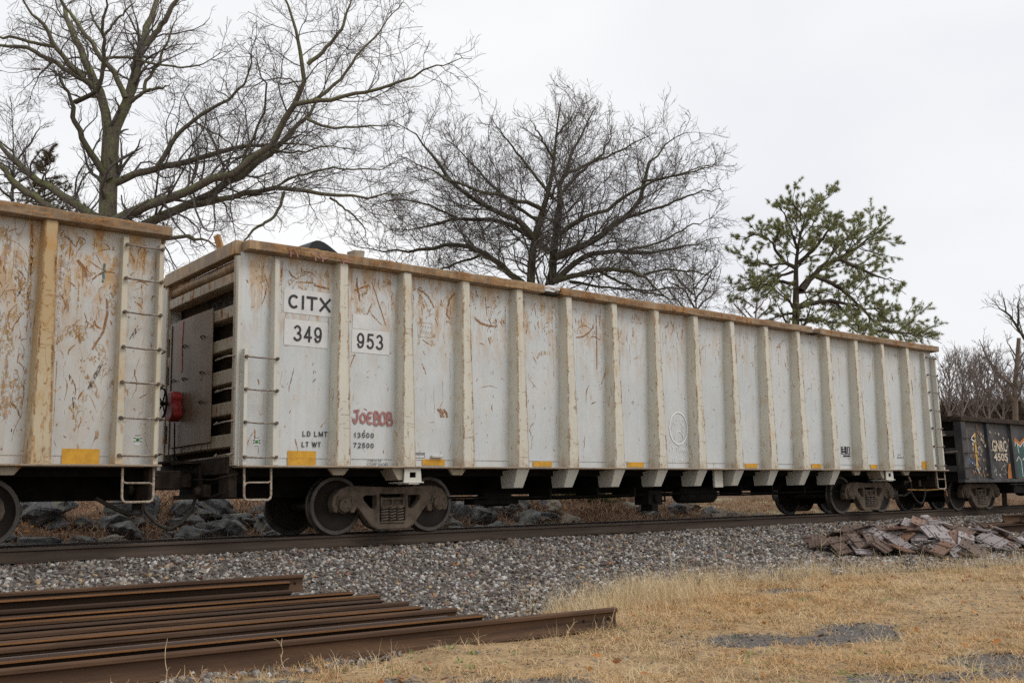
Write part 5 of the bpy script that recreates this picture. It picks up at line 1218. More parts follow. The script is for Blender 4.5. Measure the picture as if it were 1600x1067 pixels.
# single weed stalks standing up
def stalk(x, y, h, label, br=0, seed=0, lean=0):
    r = random.Random(seed); b = B(); z = float(gz(x, y))-.02; pts = [(0, 0, 0)]; px = py = 0
    for i in range(1, 7): px += lean*h/6+r.gauss(0, .012); py += r.gauss(0, .012); pts.append((px, py, h*i/6))
    b.tube(pts, [.0035, .0034, .003, .0028, .0024, .002, .0014], 4)
    for k in range(br):
        p = pts[2+k % 5]; a = r.uniform(0, 6.28); L = h*r.uniform(.2, .4); q = (p[0]+math.cos(a)*L*.7, p[1]+math.sin(a)*L*.7, p[2]+L*.55); b.tube([p, ((p[0]+q[0])/2, (p[1]+q[1])/2, (p[2]+q[2])/2+.01), q], [.0024, .002, .0014], 4)
    tag(b.build('weed_stalk', 'straw_pale', loc=(x, y, z)), label, 'weed stalk', 'dead weed stalks')
stalk(-5.05, -8.02, .34, 'upright thin dead stalk in front of the rail stack, nearest the left edge', 1, 1)
stalk(-4.95, -8.2, .17, 'short forked dead stalk at the bottom edge before the rails', 3, 2, .3)
stalk(-4.15, -8.05, .27, 'bent branching dead stalk in front of the longest loose rail', 4, 3, -.2)
stalk(-1.50, -8.20, .20, 'small dead stalk leaning against the longest loose rail near its middle', 3, 4, .3)
stalk(-.95, -8.15, .26, 'thin dead stalk beside the tip of the longest loose rail', 2, 5)
for i, (x, y, h) in enumerate(((2.75, -5.6, .62), (3.55, -5.75, .55), (3.9, -5.8, .60), (6.0, -5.75, .75), (6.1, -6.0, .66), (7.1, -6.45, .55), (6.6, -6.3, .35))):
    stalk(x, y, h, ('tall pale grass stalk rising from the fringe in front of the ballast', 'pale grass stalk beside the tall one on the ballast fringe', 'pale thin stalk right of the pair on the ballast fringe', 'tallest dry stalk standing before the dark end of the plate heap', 'dry stalk close beside the tallest stalk before the plate heap', 'dry stalk in front of the middle of the plate heap', 'short dry stalk before the plate heap')[i], 2, 30+i, .06)
b = B(); b.add([(-.12, -.03, 0), (.02, -.05, .02), (.13, -.02, .01), (.12, .04, .03), (0, .05, .015), (-.11, .03, .02)], [(0, 1, 4, 5), (1, 2, 3, 4)]); b.add([(x, y, z-.012) for x, y, z in b.v], [(5, 4, 1, 0), (4, 3, 2, 1)])
tag(b.build('paper_scrap', 'litter_white', loc=(-4.2, -3.35, float(gz(-4.2, -3.35))+.035)), 'flattened bluish-white litter on the ballast behind the rail stack', 'litter')

# ------------------------------------------------------------------ rocks, brush and shrub behind the train
def boulder(seed, sx, sy, sz):
    r = random.Random(seed); bm = bmesh.new()
    for k in range(15):
        d = Vector((r.gauss(0, 1), r.gauss(0, 1), r.gauss(0, 1))).normalized()*r.uniform(.8, 1.1); bm.verts.new((d.x*sx, d.y*sy, d.z*sz))
    h = bmesh.ops.convex_hull(bm, input=bm.verts); bmesh.ops.delete(bm, geom=[e for e in h['geom_interior'] if isinstance(e, bmesh.types.BMVert)], context='VERTS')
    bmesh.ops.bevel(bm, geom=list(bm.edges), offset=.035, segments=1, affect='EDGES'); bmesh.ops.triangulate(bm, faces=bm.faces); bmesh.ops.subdivide_edges(bm, edges=bm.edges, cuts=3, use_grid_fill=True)
    for v in bm.verts:
        c = v.co; q = float(vnoise(c.x*2+seed, c.y*2+c.z*3, 2.0, 40)+.6*vnoise(c.x*5, c.z*5+c.y*4+seed, 2.0, 41)); v.co = c*(1+.20*q)
    me = bpy.data.meshes.new('boulder'); bm.to_mesh(me); bm.free(); shade(me, 14); return me
rr = random.Random(21); BM = [boulder(100+k, rr.uniform(.85, 1.25), rr.uniform(.7, 1.0), rr.uniform(.55, .8)) for k in range(9)]
ROCKS = [(-4.9,3.3,.55,0),(-3.9,3.9,.75,0),(-3.0,3.2,.55,0),(-2.6,4.4,.95,0),(-1.9,3.1,.45,1),(-1.4,3.7,.6,0),(-.9,4.6,.8,0),(-.3,3.2,.55,0),(.35,3.5,.62,0),(.6,4.6,.75,0),(1.0,3.1,.32,1),(1.5,4.0,.55,0),(-5.6,4.2,.9,0),(-.7,3.0,.35,0),(-2.3,2.95,.3,1),
         (5.0,3.6,.55,0),(5.6,3.3,.42,0),(5.9,4.3,.75,0),(6.6,3.6,.62,0),(7.3,4.5,.6,0),(6.3,3.0,.3,0),(7.6,3.1,.3,1),(8.3,3.3,.42,2),(8.9,3.4,.33,2),(8.0,4.6,.55,0),(9.3,4.5,.5,0),(13.2,4.9,.42,1),(12.2,4.3,.36,1),(14.6,4.4,.5,2),(15.5,4.8,.45,1),(16.2,4.2,.36,0),(16.9,5.0,.45,1),(17.6,4.3,.35,0),(14.0,5.8,.55,1),(15.2,6.0,.6,1),(13.1,3.7,.2,1)]
ROCKS = [(x, y, s_*.78, k) for x, y, s_, k in ROCKS]
for k in range(130):
    x = rr.choice([rr.uniform(-6, 2), rr.uniform(4.6, 9.5), rr.uniform(12, 18)]); ROCKS.append((x, rr.uniform(2.7, 4.8), rr.uniform(.12, .44), 0 if x < 9 else rr.choice([0, 1, 1, 2])))
rm_ = {}
for i, (x, y, s, k) in enumerate(ROCKS):
    mt = ('rock_blue', 'rock_tan', 'rock_rust')[k]; key = (i % 9, mt)
    if key not in rm_: me = BM[i % 9].copy(); me.materials.append(M[mt]); rm_[key] = me
    o = bpy.data.objects.new('boulder', rm_[key]); link(o); o.location = (x, y, float(gz(x, y))+s*.16); o.scale = (s, s, s*.9); o.rotation_euler = (rr.uniform(-.3, .3), rr.uniform(-.3, .3), rr.uniform(0, 6.3))
    zone = 'under the rusty car' if x < -4.4 else 'between the grey cars' if x < -1.3 else 'behind the near CITX truck' if x < 2.2 else 'past the near CITX truck' if x < 7.4 else 'under mid CITX car' if x < 11 else 'under the far CITX half'
    size = 'big' if s > .6 else 'middling' if s > .34 else 'small'; row = 'front' if y < 3.45 else 'rear'
    lb_ = '%s %s boulder in the %s row, %s' % (size, ('blue-grey angular', 'tan weathered', 'rust-brown mossy')[k], row, zone)
    tag(o, lb_, 'boulder', lb_.replace('boulder', 'boulders'))
def keep_br(x, y, q):
    zone = np.interp(x, [-8, -1, .8, 1.6, 3, 7, 8.5, 12, 14, 18, 19, 40], [.7, .7, .8, 1, 1, .7, 1, 1, 1, .8, .4, .3])
    return (y > 2.5) & (q < zone*np.clip(1.3-(y-2.5)/14, .15, 1))
P7, g = spread(15000, -9, 40, 2.4, 12, keep_br, 8); n = len(P7)
scatter('dead_brush', P7, np.stack([g.normal(0, .25, n), g.normal(0, .25, n), g.uniform(0, 6.28, n)], 1), g.uniform(.5, 1.4, n)[:, None]*np.ones((1, 3)), g.integers(0, 4, n), [blade_clump(120+k, 30, .34, .12, .95, .005, 4, .7) for k in range(4)], 'brush_straw', 'tangled reddish dead grass on the bank behind the train', 'dead brush')
P8, g = spread(7000, -9, 40, 2.2, 9, lambda x, y, q: q < .6, 9); n = len(P8); P8[:, 2] += .02
scatter('leaf_litter', P8, np.stack([g.normal(0, .5, n), g.normal(0, .5, n), g.uniform(0, 6.28, n)], 1), g.uniform(.8, 1.8, n)[:, None]*np.ones((1, 3)), np.zeros(n), [lb.mesh('leaf')], 'dead_leaf', 'brown leaf litter on the ground behind the track', 'leaves')
# hill in the distance at the right, and a pale road with its rail
hx = np.linspace(-1, 1, 40); HX, HY = np.meshgrid(hx, hx)
c0 = at(1660, 742, 80)
HZ = 6.6*np.clip(1-HX**2-HY**2, 0, 1)**.8*(1+.35*vnoise(HX*10, HY*10, .6, 50))
V = np.stack([c0[0]+26*HX*math.cos(-YAW)-16*HY*math.sin(-YAW), c0[1]+26*HX*math.sin(-YAW)+16*HY*math.cos(-YAW), HZ-.3], -1).reshape(-1, 3)
I = np.arange(1600).reshape(40, 40); hm = fast_mesh('hill', V, np.stack([I[:-1, :-1], I[:-1, 1:], I[1:, 1:], I[1:, :-1]], -1).reshape(-1, 4)); shade(hm, 60)
g_ = NT('hill_brush'); v_ = g_.pos(); cc = g_.mix(g_.step(g_.noise(v_, 1.3, 6, .75), .4, .62), (.075, .05, .036), (.15, .105, .075)); g_.bump(g_.noise(v_, 2.5, 5, .8), 1, .4); M['hill_brush'] = g_.col(cc, .95, .05)
tag(obj('hill', hm, 'hill_brush'), kind='structure')
hs = V.reshape(40, 40, 3); g = np.random.default_rng(77); n = 2600; ii = g.integers(3, 37, n); jj = g.integers(0, 40, n); PH = hs[ii, jj]+g.normal(0, .35, (n, 3))*np.array([1, 1, 0]); PH = PH[PH[:, 2] > .2]; n = len(PH)
scatter('hill_undergrowth', PH, np.stack([g.normal(0, .2, n), g.normal(0, .2, n), g.uniform(0, 6.28, n)], 1), g.uniform(2.5, 6, n)[:, None]*np.ones((1, 3)), g.integers(0, 4, n), [blade_clump(220+k, 26, .34, .12, .55, .006, 4, .5) for k in range(4)], 'hill_brush', 'brown leafless undergrowth covering the hillside behind the black car', 'undergrowth')
pts = [at(1480, 783, 40), at(1700, 764, 42)]
b = B()
for a_ in range(2): pass
p0, p1 = Vector(at(1525, 772, 34)), Vector(at(1720, 792, 30)); p0.z = .72; p1.z = .72
b.tube([p0, p1], .05, 6); gr = b.build('crash_rail', 'step_steel')
for k in range(5):
    q = p0.lerp(p1, k/4); b = B(); b.box(q.x-.06, q.x+.06, q.y-.06, q.y+.06, float(gz(q.x, q.y))-.1, .70); b.build('post', 'tie_wood', gr)
tag(gr, 'weathered low pipe fence rail beyond the black gondola car', 'fence rail')

# ------------------------------------------------------------------ trees
def tubes(Ps, Rs, sides):
    """Ps (n,k,3), Rs (n,k) -> verts, quads"""
    n, k, _ = Ps.shape; T_ = np.gradient(Ps, axis=1); T_ /= np.linalg.norm(T_, axis=2, keepdims=True)+1e-9
    ref = np.zeros_like(T_); ref[..., 0] = .31; ref[..., 1] = .95; ref[..., 2] = .07
    a = np.cross(T_, ref); a /= np.linalg.norm(a, axis=2, keepdims=True)+1e-9; b = np.cross(T_, a)
    an = np.arange(sides)*2*math.pi/sides
    V = Ps[:, :, None, :]+Rs[:, :, None, None]*(a[:, :, None, :]*np.cos(an)[None, None, :, None]+b[:, :, None, :]*np.sin(an)[None, None, :, None])
    I = np.arange(n*k*sides).reshape(n, k, sides); J = np.roll(I, -1, 2)
    F = np.stack([I[:, :-1], J[:, :-1], J[:, 1:], I[:, 1:]], -1).reshape(-1, 4)
    return V.reshape(-1, 3), F
class Acc:
    def __init__(s): s.V = []; s.F = []; s.n = 0
    def add(s, V, F): s.V.append(V); s.F.append(F+s.n); s.n += len(V)
    def obj(s, name, mat, parent):
        me = fast_mesh(name, np.concatenate(s.V), np.concatenate(s.F)); me.polygons.foreach_set('use_smooth', np.ones(len(me.polygons), dtype=bool)); return obj(name, me, mat, parent)
def resample(P, k):
    P = np.asarray(P, float); d = np.r_[0, np.cumsum(np.linalg.norm(np.diff(P, axis=0), axis=1))]; t = np.linspace(0, d[-1], k)
    Q = np.stack([np.interp(t, d, P[:, i]) for i in range(3)], 1)
    for _ in range(2): Q[1:-1] = .25*Q[:-2]+.5*Q[1:-1]+.25*Q[2:]
    return Q
def kids(g, Ps, Rs, dens, tmin, ang, lenf, lmin, lmax, k, wig, up, rf, rtip, droop=0, tpow=1.0, frac=.75):
    """children along tubes, all at once: dens per metre"""
    n = len(Ps); L = np.linalg.norm(np.diff(Ps, axis=1), axis=2).sum(1)
    cnt = np.maximum(1, np.round(L*dens*(1-tmin)+g.uniform(-.5, .5, n))).astype(int); idx = np.repeat(np.arange(n), cnt); m = len(idx)
    t = tmin+(1-tmin)*g.uniform(0, 1, m)**tpow; kk = Ps.shape[1]-1; f = t*kk; i0 = np.minimum(f.astype(int), kk-1); w = (f-i0)[:, None]
    S0 = Ps[idx, i0]*(1-w)+Ps[idx, i0+1]*w; tan = Ps[idx, i0+1]-Ps[idx, i0]; tan /= np.linalg.norm(tan, axis=1, keepdims=True)+1e-9
    r0 = Rs[idx, i0]*(1-w[:, 0])+Rs[idx, i0+1]*w[:, 0]
    q = g.normal(0, 1, (m, 3)); q -= tan*(q*tan).sum(1, keepdims=True); q /= np.linalg.norm(q, axis=1, keepdims=True)+1e-9
    a = R(ang)*(1+g.normal(0, .22, m))[:, None]
    d = tan*np.cos(a)+q*np.sin(a)
    ln = np.clip(L[idx]*lenf*(1.15-.75*t), lmin, lmax)*g.uniform(.55, 1.2, m)
    P = np.empty((m, k, 3)); P[:, 0] = S0; st = (ln/(k-1))[:, None]
    for j in range(1, k):
        d = d+g.normal(0, wig, (m, 3)); d[:, 2] += up-droop*(j/k); d /= np.linalg.norm(d, axis=1, keepdims=True)+1e-9; P[:, j] = P[:, j-1]+d*st
    rs = np.minimum(np.maximum(r0*rf, rtip*1.3), r0*.9+.001)
    Rr = rs[:, None]*(1-np.linspace(0, 1, k)[None]*frac); Rr = np.maximum(Rr, rtip)
    return P, Rr
def make_tree(name, label, cat, seed, zc, limbs, trunk, mats, lv, group=None, spreadz=.35, ground=None):
    """trunk/limbs: lists of ((px,py),...), radius in px at both ends, optional depth drift; lv: list of growth levels"""
    g = np.random.default_rng(seed); u = zc/FPX
    tp, tr0, tr1 = trunk; base = at(tp[0][0], tp[0][1], zc); gzv = float(gz(base[0], base[1]))
    root = tag(empty(name, (base[0], base[1], gzv)), label, cat, group)
    off = np.array([base[0], base[1], gzv])
    P = np.array([at(x, y, zc) for x, y in tp]); b0 = P[0].copy(); b0[2] = gzv-.2; P = np.concatenate([[b0], P]); P = resample(P, 22)-off
    rr_ = np.linspace(tr0*u, tr1*u, 22)*(np.interp(np.linspace(0, 1, 22), [0, .7, 1], [1, 1, .4]) if tr1 < 3 else 1)*(1+.5*np.exp(-np.linspace(0, 1, 22)*9)*.6)
    a = Acc(); a.add(*tubes(P[None], rr_[None], 12)); a.obj('trunk', mats[0], root)
    LP, LR = [P[8:]], [rr_[8:]]
    allP, allR = [], []
    fwd = np.array([math.sin(YAW), math.cos(YAW), 0])
    for i, lm in enumerate(limbs):
        pts, r0, r1 = lm[:3]; dz0 = lm[3] if len(lm) > 3 else 0; drift = lm[4] if len(lm) > 4 else g.uniform(-spreadz, spreadz)
        n_ = len(pts); L = sum(math.hypot(pts[j+1][0]-pts[j][0], pts[j+1][1]-pts[j][1]) for j in range(n_-1))*u; acc = 0; Q = []
        for j in range(n_):
            if j: acc += math.hypot(pts[j][0]-pts[j-1][0], pts[j][1]-pts[j-1][1])*u
            Q.append(at(pts[j][0], pts[j][1], zc+dz0+drift*acc)-off)
        Q = resample(Q, 16); Q[1:] += g.normal(0, .024, Q[1:].shape)*1.0*L**.5*np.linspace(.3, 1, 15)[:, None]
        rad = np.maximum((r0+(r1-r0)*np.linspace(0, 1, 16)**.8)*np.interp(np.linspace(0, 1, 16), [0, .65, 1], [1, 1, .4])*u, .009)
        b = Acc(); b.add(*tubes(Q[None], rad[None], 9)); b.obj('limb', mats[1] if len(lm) < 6 else lm[5], root)
        allP.append(Q); allR.append(rad)
    P_, R_ = np.array(allP), np.array(allR)
    tt = resample(P[10:], 16)[None]; P_ = np.concatenate([P_, tt]); R_ = np.concatenate([R_, np.interp(np.linspace(0, 1, 16), np.linspace(0, 1, 12), rr_[10:])[None]])
    acc = Acc(); ends = None
    for li, q in enumerate(lv):
        P_, R_ = kids(g, P_, R_, **q)
        acc.add(*tubes(P_, R_, 5 if li == 0 else 3)); ends = (P_, R_)
        lv_prev = (P_, R_)
    print('TREE', label[:40], sum(len(f) for f in acc.F)*2)
    acc.obj('crown', mats[2], root)
    return root, ends, off, g
OAK = [dict(dens=2.7, tmin=.10, ang=48, lenf=.50, lmin=1.0, lmax=3.8, k=10, wig=.26, up=.05, rf=.30, rtip=.010),
       dict(dens=3.6, tmin=.12, ang=42, lenf=.50, lmin=.6, lmax=2.0, k=8, wig=.23, up=.05, rf=.44, rtip=.0062),
       dict(dens=5.8, tmin=.10, ang=40, lenf=.55, lmin=.3, lmax=1.0, k=5, wig=.26, up=.04, rf=.6, rtip=.0044)]
o1_trunk = ([(168,520),(168,380),(168,330),(170,270),(173,215),(174,200)], 17, 12.5)
o1 = [
 ([(171,215),(167,198),(162,150),(143,121),(121,64),(107,39),(96,7),(92,-40)], 8.5, 3.5), ([(176,215),(179,198),(192,178),(206,143),(221,78),(231,36),(245,0),(254,-40)], 9.5, 4.5),
 ([(228,71),(249,46),(274,7),(290,-30)], 5, 3), ([(153,142),(125,121),(100,93),(82,68),(64,32),(46,11),(25,-8)], 5, 2.2), ([(148,135),(103,110),(71,89),(50,77),(0,71),(-40,62)], 4.5, 2.6),
 ([(84,73),(53,68),(21,59),(0,56),(-35,50)], 3, 1.8), ([(171,281),(153,260),(125,210),(114,185),(117,164),(103,139),(87,110)], 6.5, 2.4, -.3, -.15, 'bark_dark'), ([(117,160),(140,150),(157,142),(161,125),(162,57),(166,0),(168,-30)], 4, 2, -.6, -.2, 'bark_dark'),
 ([(162,57),(145,30),(139,0)], 2.2, 1.4), ([(162,57),(192,21),(214,0)], 2.2, 1.3), ([(196,153),(182,121),(160,89),(142,68),(117,32),(96,0),(80,-30)], 4.8, 2.4), ([(203,160),(228,142),(250,137),(267,132)], 3.5, 1.8),
 ([(226,143),(224,128),(246,110),(256,75),(271,43),(276,20)], 3, 1.4), ([(163,92),(199,87),(231,100),(296,107),(331,94),(360,80)], 2.6, 1), ([(171,290),(185,281),(214,272),(242,262),(285,255),(338,240),(399,228),(440,222),(500,235)], 6.5, 2, 0, .1),
 ([(246,260),(267,228),(285,196),(303,187),(342,164),(378,142),(395,100),(402,60)], 4.2, 1.4), ([(168,352),(199,335),(235,317),(285,303),(338,278),(374,264),(400,250),(425,221),(447,184),(466,157),(477,127),(479,101),(462,52),(444,7),(438,-30)], 8.5, 3, -.2, -.12),
 ([(462,163),(500,157),(545,150),(582,142),(620,129),(669,109),(687,99),(736,88)], 4, 1, -1.6, -.2), ([(481,101),(515,71),(535,45),(545,11),(560,-15)], 3.4, 1.6, -2, .1), ([(483,160),(519,139),(541,116),(560,82),(590,56),(612,22),(630,0)], 3, 1, -1.8, .2),
 ([(477,184),(511,200),(560,199),(620,197)], 2.6, 1, -1.5, -.1), ([(175,380),(231,347),(267,333),(303,317),(349,292),(399,259),(444,225),(470,187),(489,162),(520,140)], 9, 3.5, .5, .1), ([(290,322),(338,313),(400,299),(425,296),(459,288),(474,299),(519,307),(575,311),(612,300),(650,298)], 5.5, 1.6, .2, -.2),
 ([(515,309),(549,333),(567,352),(575,375)], 2, 1, -.5, .1), ([(190,395),(256,374),(285,369),(315,372),(345,388)], 4.5, 2.2, -.5, -.3), ([(444,300),(440,318),(432,337),(405,352),(384,372),(378,382)], 2.4, 2.2, -.5, -.2),
 ([(165,350),(142,335),(107,313),(64,285),(32,264),(7,235),(-25,212)], 7.5, 4.5, .3, .1), ([(160,375),(110,345),(71,320),(36,296),(0,264),(-35,240)], 7, 5, .6, -.1),
 ([(300,187),(320,200),(350,215),(390,260)], 1.6, .9), ([(410,225),(440,240),(480,236),(520,225),(560,240)], 2, 1), ([(425,296),(470,270),(530,262),(590,270),(640,250)], 2, .9), ([(374,264),(400,200),(420,160),(410,110),(380,70)], 2.6, 1)]
make_tree('oak_tree', 'large bare oak with mossy limbs spreading over the gap between the grey cars', 'tree', 31, 38, o1, o1_trunk, ('bark_oak', 'bark_oak', 'twig_brown'), OAK)
OAK2 = [dict(dens=3.5, tmin=.08, ang=50, lenf=.50, lmin=1.2, lmax=4.2, k=10, wig=.25, up=.055, rf=.28, rtip=.011),
        dict(dens=4.2, tmin=.08, ang=42, lenf=.50, lmin=.6, lmax=2.1, k=7, wig=.24, up=.07, rf=.44, rtip=.0070),
        dict(dens=4.8, tmin=.08, ang=36, lenf=.55, lmin=.35, lmax=1.1, k=5, wig=.22, up=.08, rf=.6, rtip=.0052)]
o2_trunk = ([(829,560),(829,438),(831,379),(843,340),(855,316),(867,261),(867,215),(873,180),(876,160)], 12, 2.2)
o2 = [([(858,560),(859,438),(863,407),(873,363),(871,312),(882,269),(900,225),(914,190),(928,172)], 10, 2), ([(867,403),(894,391),(934,373),(965,348),(1001,324),(1005,277),(1020,240),(1046,218),(1074,206)], 6.5, 1.4), ([(973,342),(1032,324),(1091,300),(1130,293)], 2.8, 1.1), ([(1003,284),(1050,277),(1100,265),(1128,255)], 2.2, 1),
 ([(868,440),(894,407),(934,393),(981,391),(1020,401),(1036,395),(1091,379),(1125,372)], 5.5, 1.2), ([(874,367),(902,344),(949,330),(973,312),(1000,290),(1060,270),(1110,262)], 4.2, 1.2), ([(864,440),(882,434),(934,423),(981,419),(1005,430),(1052,474)], 5, 1.8, 0, -.3),
 ([(859,395),(831,371),(800,352),(760,344),(713,340),(658,356),(600,360)], 5, 1.2), ([(835,374),(816,344),(776,332),(741,312),(709,293),(686,261),(666,226),(634,202),(615,190)], 5.5, 1.4), ([(829,455),(812,438),(784,415),(760,395),(729,383),(697,379),(658,395),(600,395),(560,385)], 6, 1.3),
 ([(853,330),(823,316),(784,306),(745,300),(680,270),(640,250),(620,240)], 3.8, 1.1), ([(866,312),(831,269),(796,225),(780,200),(768,190)], 3, 1.1), ([(873,308),(906,269),(946,238),(957,205),(958,195)], 3, 1.1), ([(867,250),(848,220),(834,195),(828,185)], 2.4, 1), ([(880,275),(920,255),(970,235),(1008,215),(1022,208)], 2.6, 1), ([(841,345),(800,320),(760,280),(720,240),(690,210)], 2.8, 1),
 ([(760,395),(720,410),(680,425),(630,420)], 2.4, 1), ([(981,391),(1030,380),(1080,350),(1120,340)], 2.2, 1), ([(1005,430),(1040,420),(1090,425),(1130,440)], 2.2, 1), ([(868,215),(888,190),(900,172)], 1.8, 1), ([(713,340),(670,320),(620,310),(580,320)], 2, 1), ([(934,423),(975,445),(1020,460),(1080,470)], 2.4, 1), ([(800,440),(750,430),(700,440),(650,450),(600,440)], 2.4, 1, 2, .2), ([(890,440),(950,450),(1000,455),(1060,450),(1120,455)], 2.4, 1, 2, .2)]
make_tree('oak_tree', 'round-crowned bare oak standing behind the middle of the CITX car', 'tree', 37, 46, o2, o2_trunk, ('bark_dark', 'bark_dark', 'twig_brown'), OAK2, spreadz=.55)

# pine
PINE = [dict(dens=4.2, tmin=.12, ang=52, lenf=.45, lmin=1.15, lmax=2.2, k=6, wig=.15, up=.02, rf=.42, rtip=.014), dict(dens=4.6, tmin=.2, ang=42, lenf=.5, lmin=.3, lmax=.8, k=4, wig=.18, up=.06, rf=.5, rtip=.008)]
p_tr = ([(1243,560),(1243,506),(1244,460),(1243,406),(1248,373),(1257,342),(1264,322)], 11, 2)
p_l = [([(1252,455),(1270,430),(1292,411),(1314,405),(1338,387),(1363,365),(1379,354)], 5.5, 1.3), ([(1314,406),(1341,419),(1373,433),(1398,436)], 3.2, 1.2), ([(1246,412),(1270,392),(1287,371),(1311,343)], 4, 1.2), ([(1243,419),(1224,409),(1205,379),(1189,360)], 3.6, 1.2), ([(1246,481),(1270,472),(1303,470),(1338,477),(1379,485)], 4.6, 1.2),
 ([(1243,446),(1216,438),(1183,447),(1140,455)], 3.2, 1.1), ([(1240,424),(1216,433),(1203,458),(1190,468)], 2.4, 1.1), ([(1276,433),(1306,444),(1325,460),(1352,487),(1379,515),(1430,528)], 3.2, 1.1), ([(1247,392),(1236,360),(1227,338),(1215,318)], 2.6, 1.1), ([(1228,412),(1200,414),(1160,409)], 2, 1), ([(1250,365),(1270,330),(1290,310)], 2.4, 1.1), ([(1256,340),(1240,320),(1228,308)], 2, 1), ([(1300,395),(1320,375),(1340,352)], 2.2, 1), ([(1200,375),(1180,365),(1160,375)], 2, 1),
 ([(1245,488),(1225,492),(1200,500)], 2.6, 1.1), ([(1248,500),(1280,500),(1320,505),(1350,512)], 2.6, 1.1), ([(1303,470),(1330,500),(1360,512)], 2.2, 1), ([(1379,515),(1400,520),(1425,522)], 2, 1)]
proot, pend, poff, pg = make_tree('pine_tree', 'green pine with open spreading boughs behind the far half of the CITX car', 'tree', 41, 50, p_l, p_tr, ('bark_pine', 'bark_pine', 'bark_pine'), PINE, spreadz=.8)
def needles(parent, ends, g, per, ln, wd, mat, tmin=.45, name='needles', nb=16, flat=0):
    P_, R_ = ends; n, k, _ = P_.shape; idx = np.repeat(np.arange(n), per); m = len(idx); t = tmin+(1-tmin)*g.uniform(0, 1, m); f = t*(k-1); i0 = np.minimum(f.astype(int), k-2); w = (f-i0)[:, None]
    C = P_[idx, i0]*(1-w)+P_[idx, i0+1]*w; tan = P_[idx, i0+1]-P_[idx, i0]; tan /= np.linalg.norm(tan, axis=1, keepdims=True)
    C = np.repeat(C, nb, 0); tan = np.repeat(tan, nb, 0); M_ = len(C); d = tan*.55+g.normal(0, .75, (M_, 3)); d[:, 2] += .25-flat; d /= np.linalg.norm(d, axis=1, keepdims=True)
    s = np.cross(d, g.normal(0, 1, (M_, 3))); s /= np.linalg.norm(s, axis=1, keepdims=True); L = (ln*g.uniform(.6, 1.2, M_))[:, None]
    V = np.stack([C-s*wd, C+s*wd, C+d*L], 1).reshape(-1, 3); F = np.arange(M_*3).reshape(-1, 3)
    me = fast_mesh(name, V, F); o = obj(name, me, mat, parent); return o
needles(proot, pend, pg, 7, .19, .0080, 'needle_green', nb=20, tmin=.2)
# brown-green cedar behind the left car
c_tr = ([(68,420),(68,340),(70,285),(74,238)], 6, 1.2)
cq = random.Random(9); c_l = []
for k in range(30):
    y0 = cq.uniform(246, 345); sx = cq.choice((-1, 1)); L = (y0-232)/110*cq.uniform(30, 62); up_ = cq.uniform(4, 26)
    c_l.append(([(70, y0), (70+sx*L*.5, y0-up_*.3+cq.uniform(-3, 3)), (70+sx*L, y0-up_)], 1.8, .7))
cr_, ce, co_, cg = make_tree('cedar_tree', 'brownish cedar half hidden behind the rusty grey car', 'tree', 43, 46, c_l, c_tr, ('bark_pine', 'bark_pine', 'twig_brown'), [dict(dens=3.2, tmin=.1, ang=50, lenf=.4, lmin=.4, lmax=1.0, k=5, wig=.15, up=.06, rf=.5, rtip=.008)], spreadz=1.2)
needles(cr_, ce, cg, 7, .20, .011, 'cedar_brown', .05, 'foliage', 13)
# further bare trees
THIN = [dict(dens=2.4, tmin=.2, ang=40, lenf=.45, lmin=.8, lmax=2.6, k=7, wig=.14, up=.07, rf=.42, rtip=.012), dict(dens=4.2, tmin=.15, ang=38, lenf=.5, lmin=.5, lmax=1.3, k=5, wig=.18, up=.07, rf=.5, rtip=.009), dict(dens=5.0, tmin=.1, ang=35, lenf=.5, lmin=.3, lmax=.7, k=4, wig=.2, up=.08, rf=.6, rtip=.007)]
def bare_tree(px, top, zc, seed, label, spread_=60, mats=('bark_dark', 'bark_dark', 'twig_brown'), name='bare_tree', cat='tree', nl=7, lv=THIN, group=None, r0=5, by=520, t0=.15, multi=False):
    r = random.Random(seed); H = by-top; tr = ([(px, by), (px+r.uniform(-6, 6), by-H*.4), (px+r.uniform(-9, 9), by-H*.75), (px+r.uniform(-8, 8), top)], r0, 1.0); ls = []
    for i in range(nl):
        y0 = by-H*(t0+(.75-t0)*i/nl); s_ = 1 if i % 2 else -1; L = spread_*r.uniform(.6, 1.1)*(1-.45*i/nl); rise = L*r.uniform(.5, 1.3) if not multi else L*r.uniform(1.5, 3)
        w1, w2 = r.uniform(.15, .55), r.uniform(.45, .95); ls.append(([(px, y0), (px+s_*L*w1, y0-rise*r.uniform(.3, .55)), (px+s_*L*w2, y0-rise*r.uniform(.65, .85)), (px+s_*L*r.uniform(.6, 1.1), y0-rise*r.uniform(.95, 1.25))], r0*.55*(1-.4*i/nl), .9))
    return make_tree(name, label, cat, seed, zc, ls, tr, mats, lv, group, spreadz=.8)
bare_tree(22, 150, 62, 51, 'thin bare tree behind the great oak at the left edge of the photo', 62, nl=9, by=430)
bare_tree(1085, 400, 58, 52, 'low bare tree between the round-crowned oak and the pine', 70, by=520, nl=7, r0=3.6)
bare_tree(1178, 440, 60, 53, 'small bare tree in front of the lower boughs of the pine', 46, by=530, nl=6, r0=3, mats=('bark_dark', 'twig_red', 'twig_red'))
SHR = [dict(dens=4.0, tmin=.15, ang=30, lenf=.5, lmin=.8, lmax=2.4, k=6, wig=.13, up=.10, rf=.5, rtip=.013), dict(dens=4.4, tmin=.15, ang=32, lenf=.5, lmin=.5, lmax=1.2, k=5, wig=.17, up=.10, rf=.6, rtip=.010), dict(dens=4.0, tmin=.1, ang=32, lenf=.5, lmin=.3, lmax=.7, k=4, wig=.2, up=.08, rf=.7, rtip=.008)]
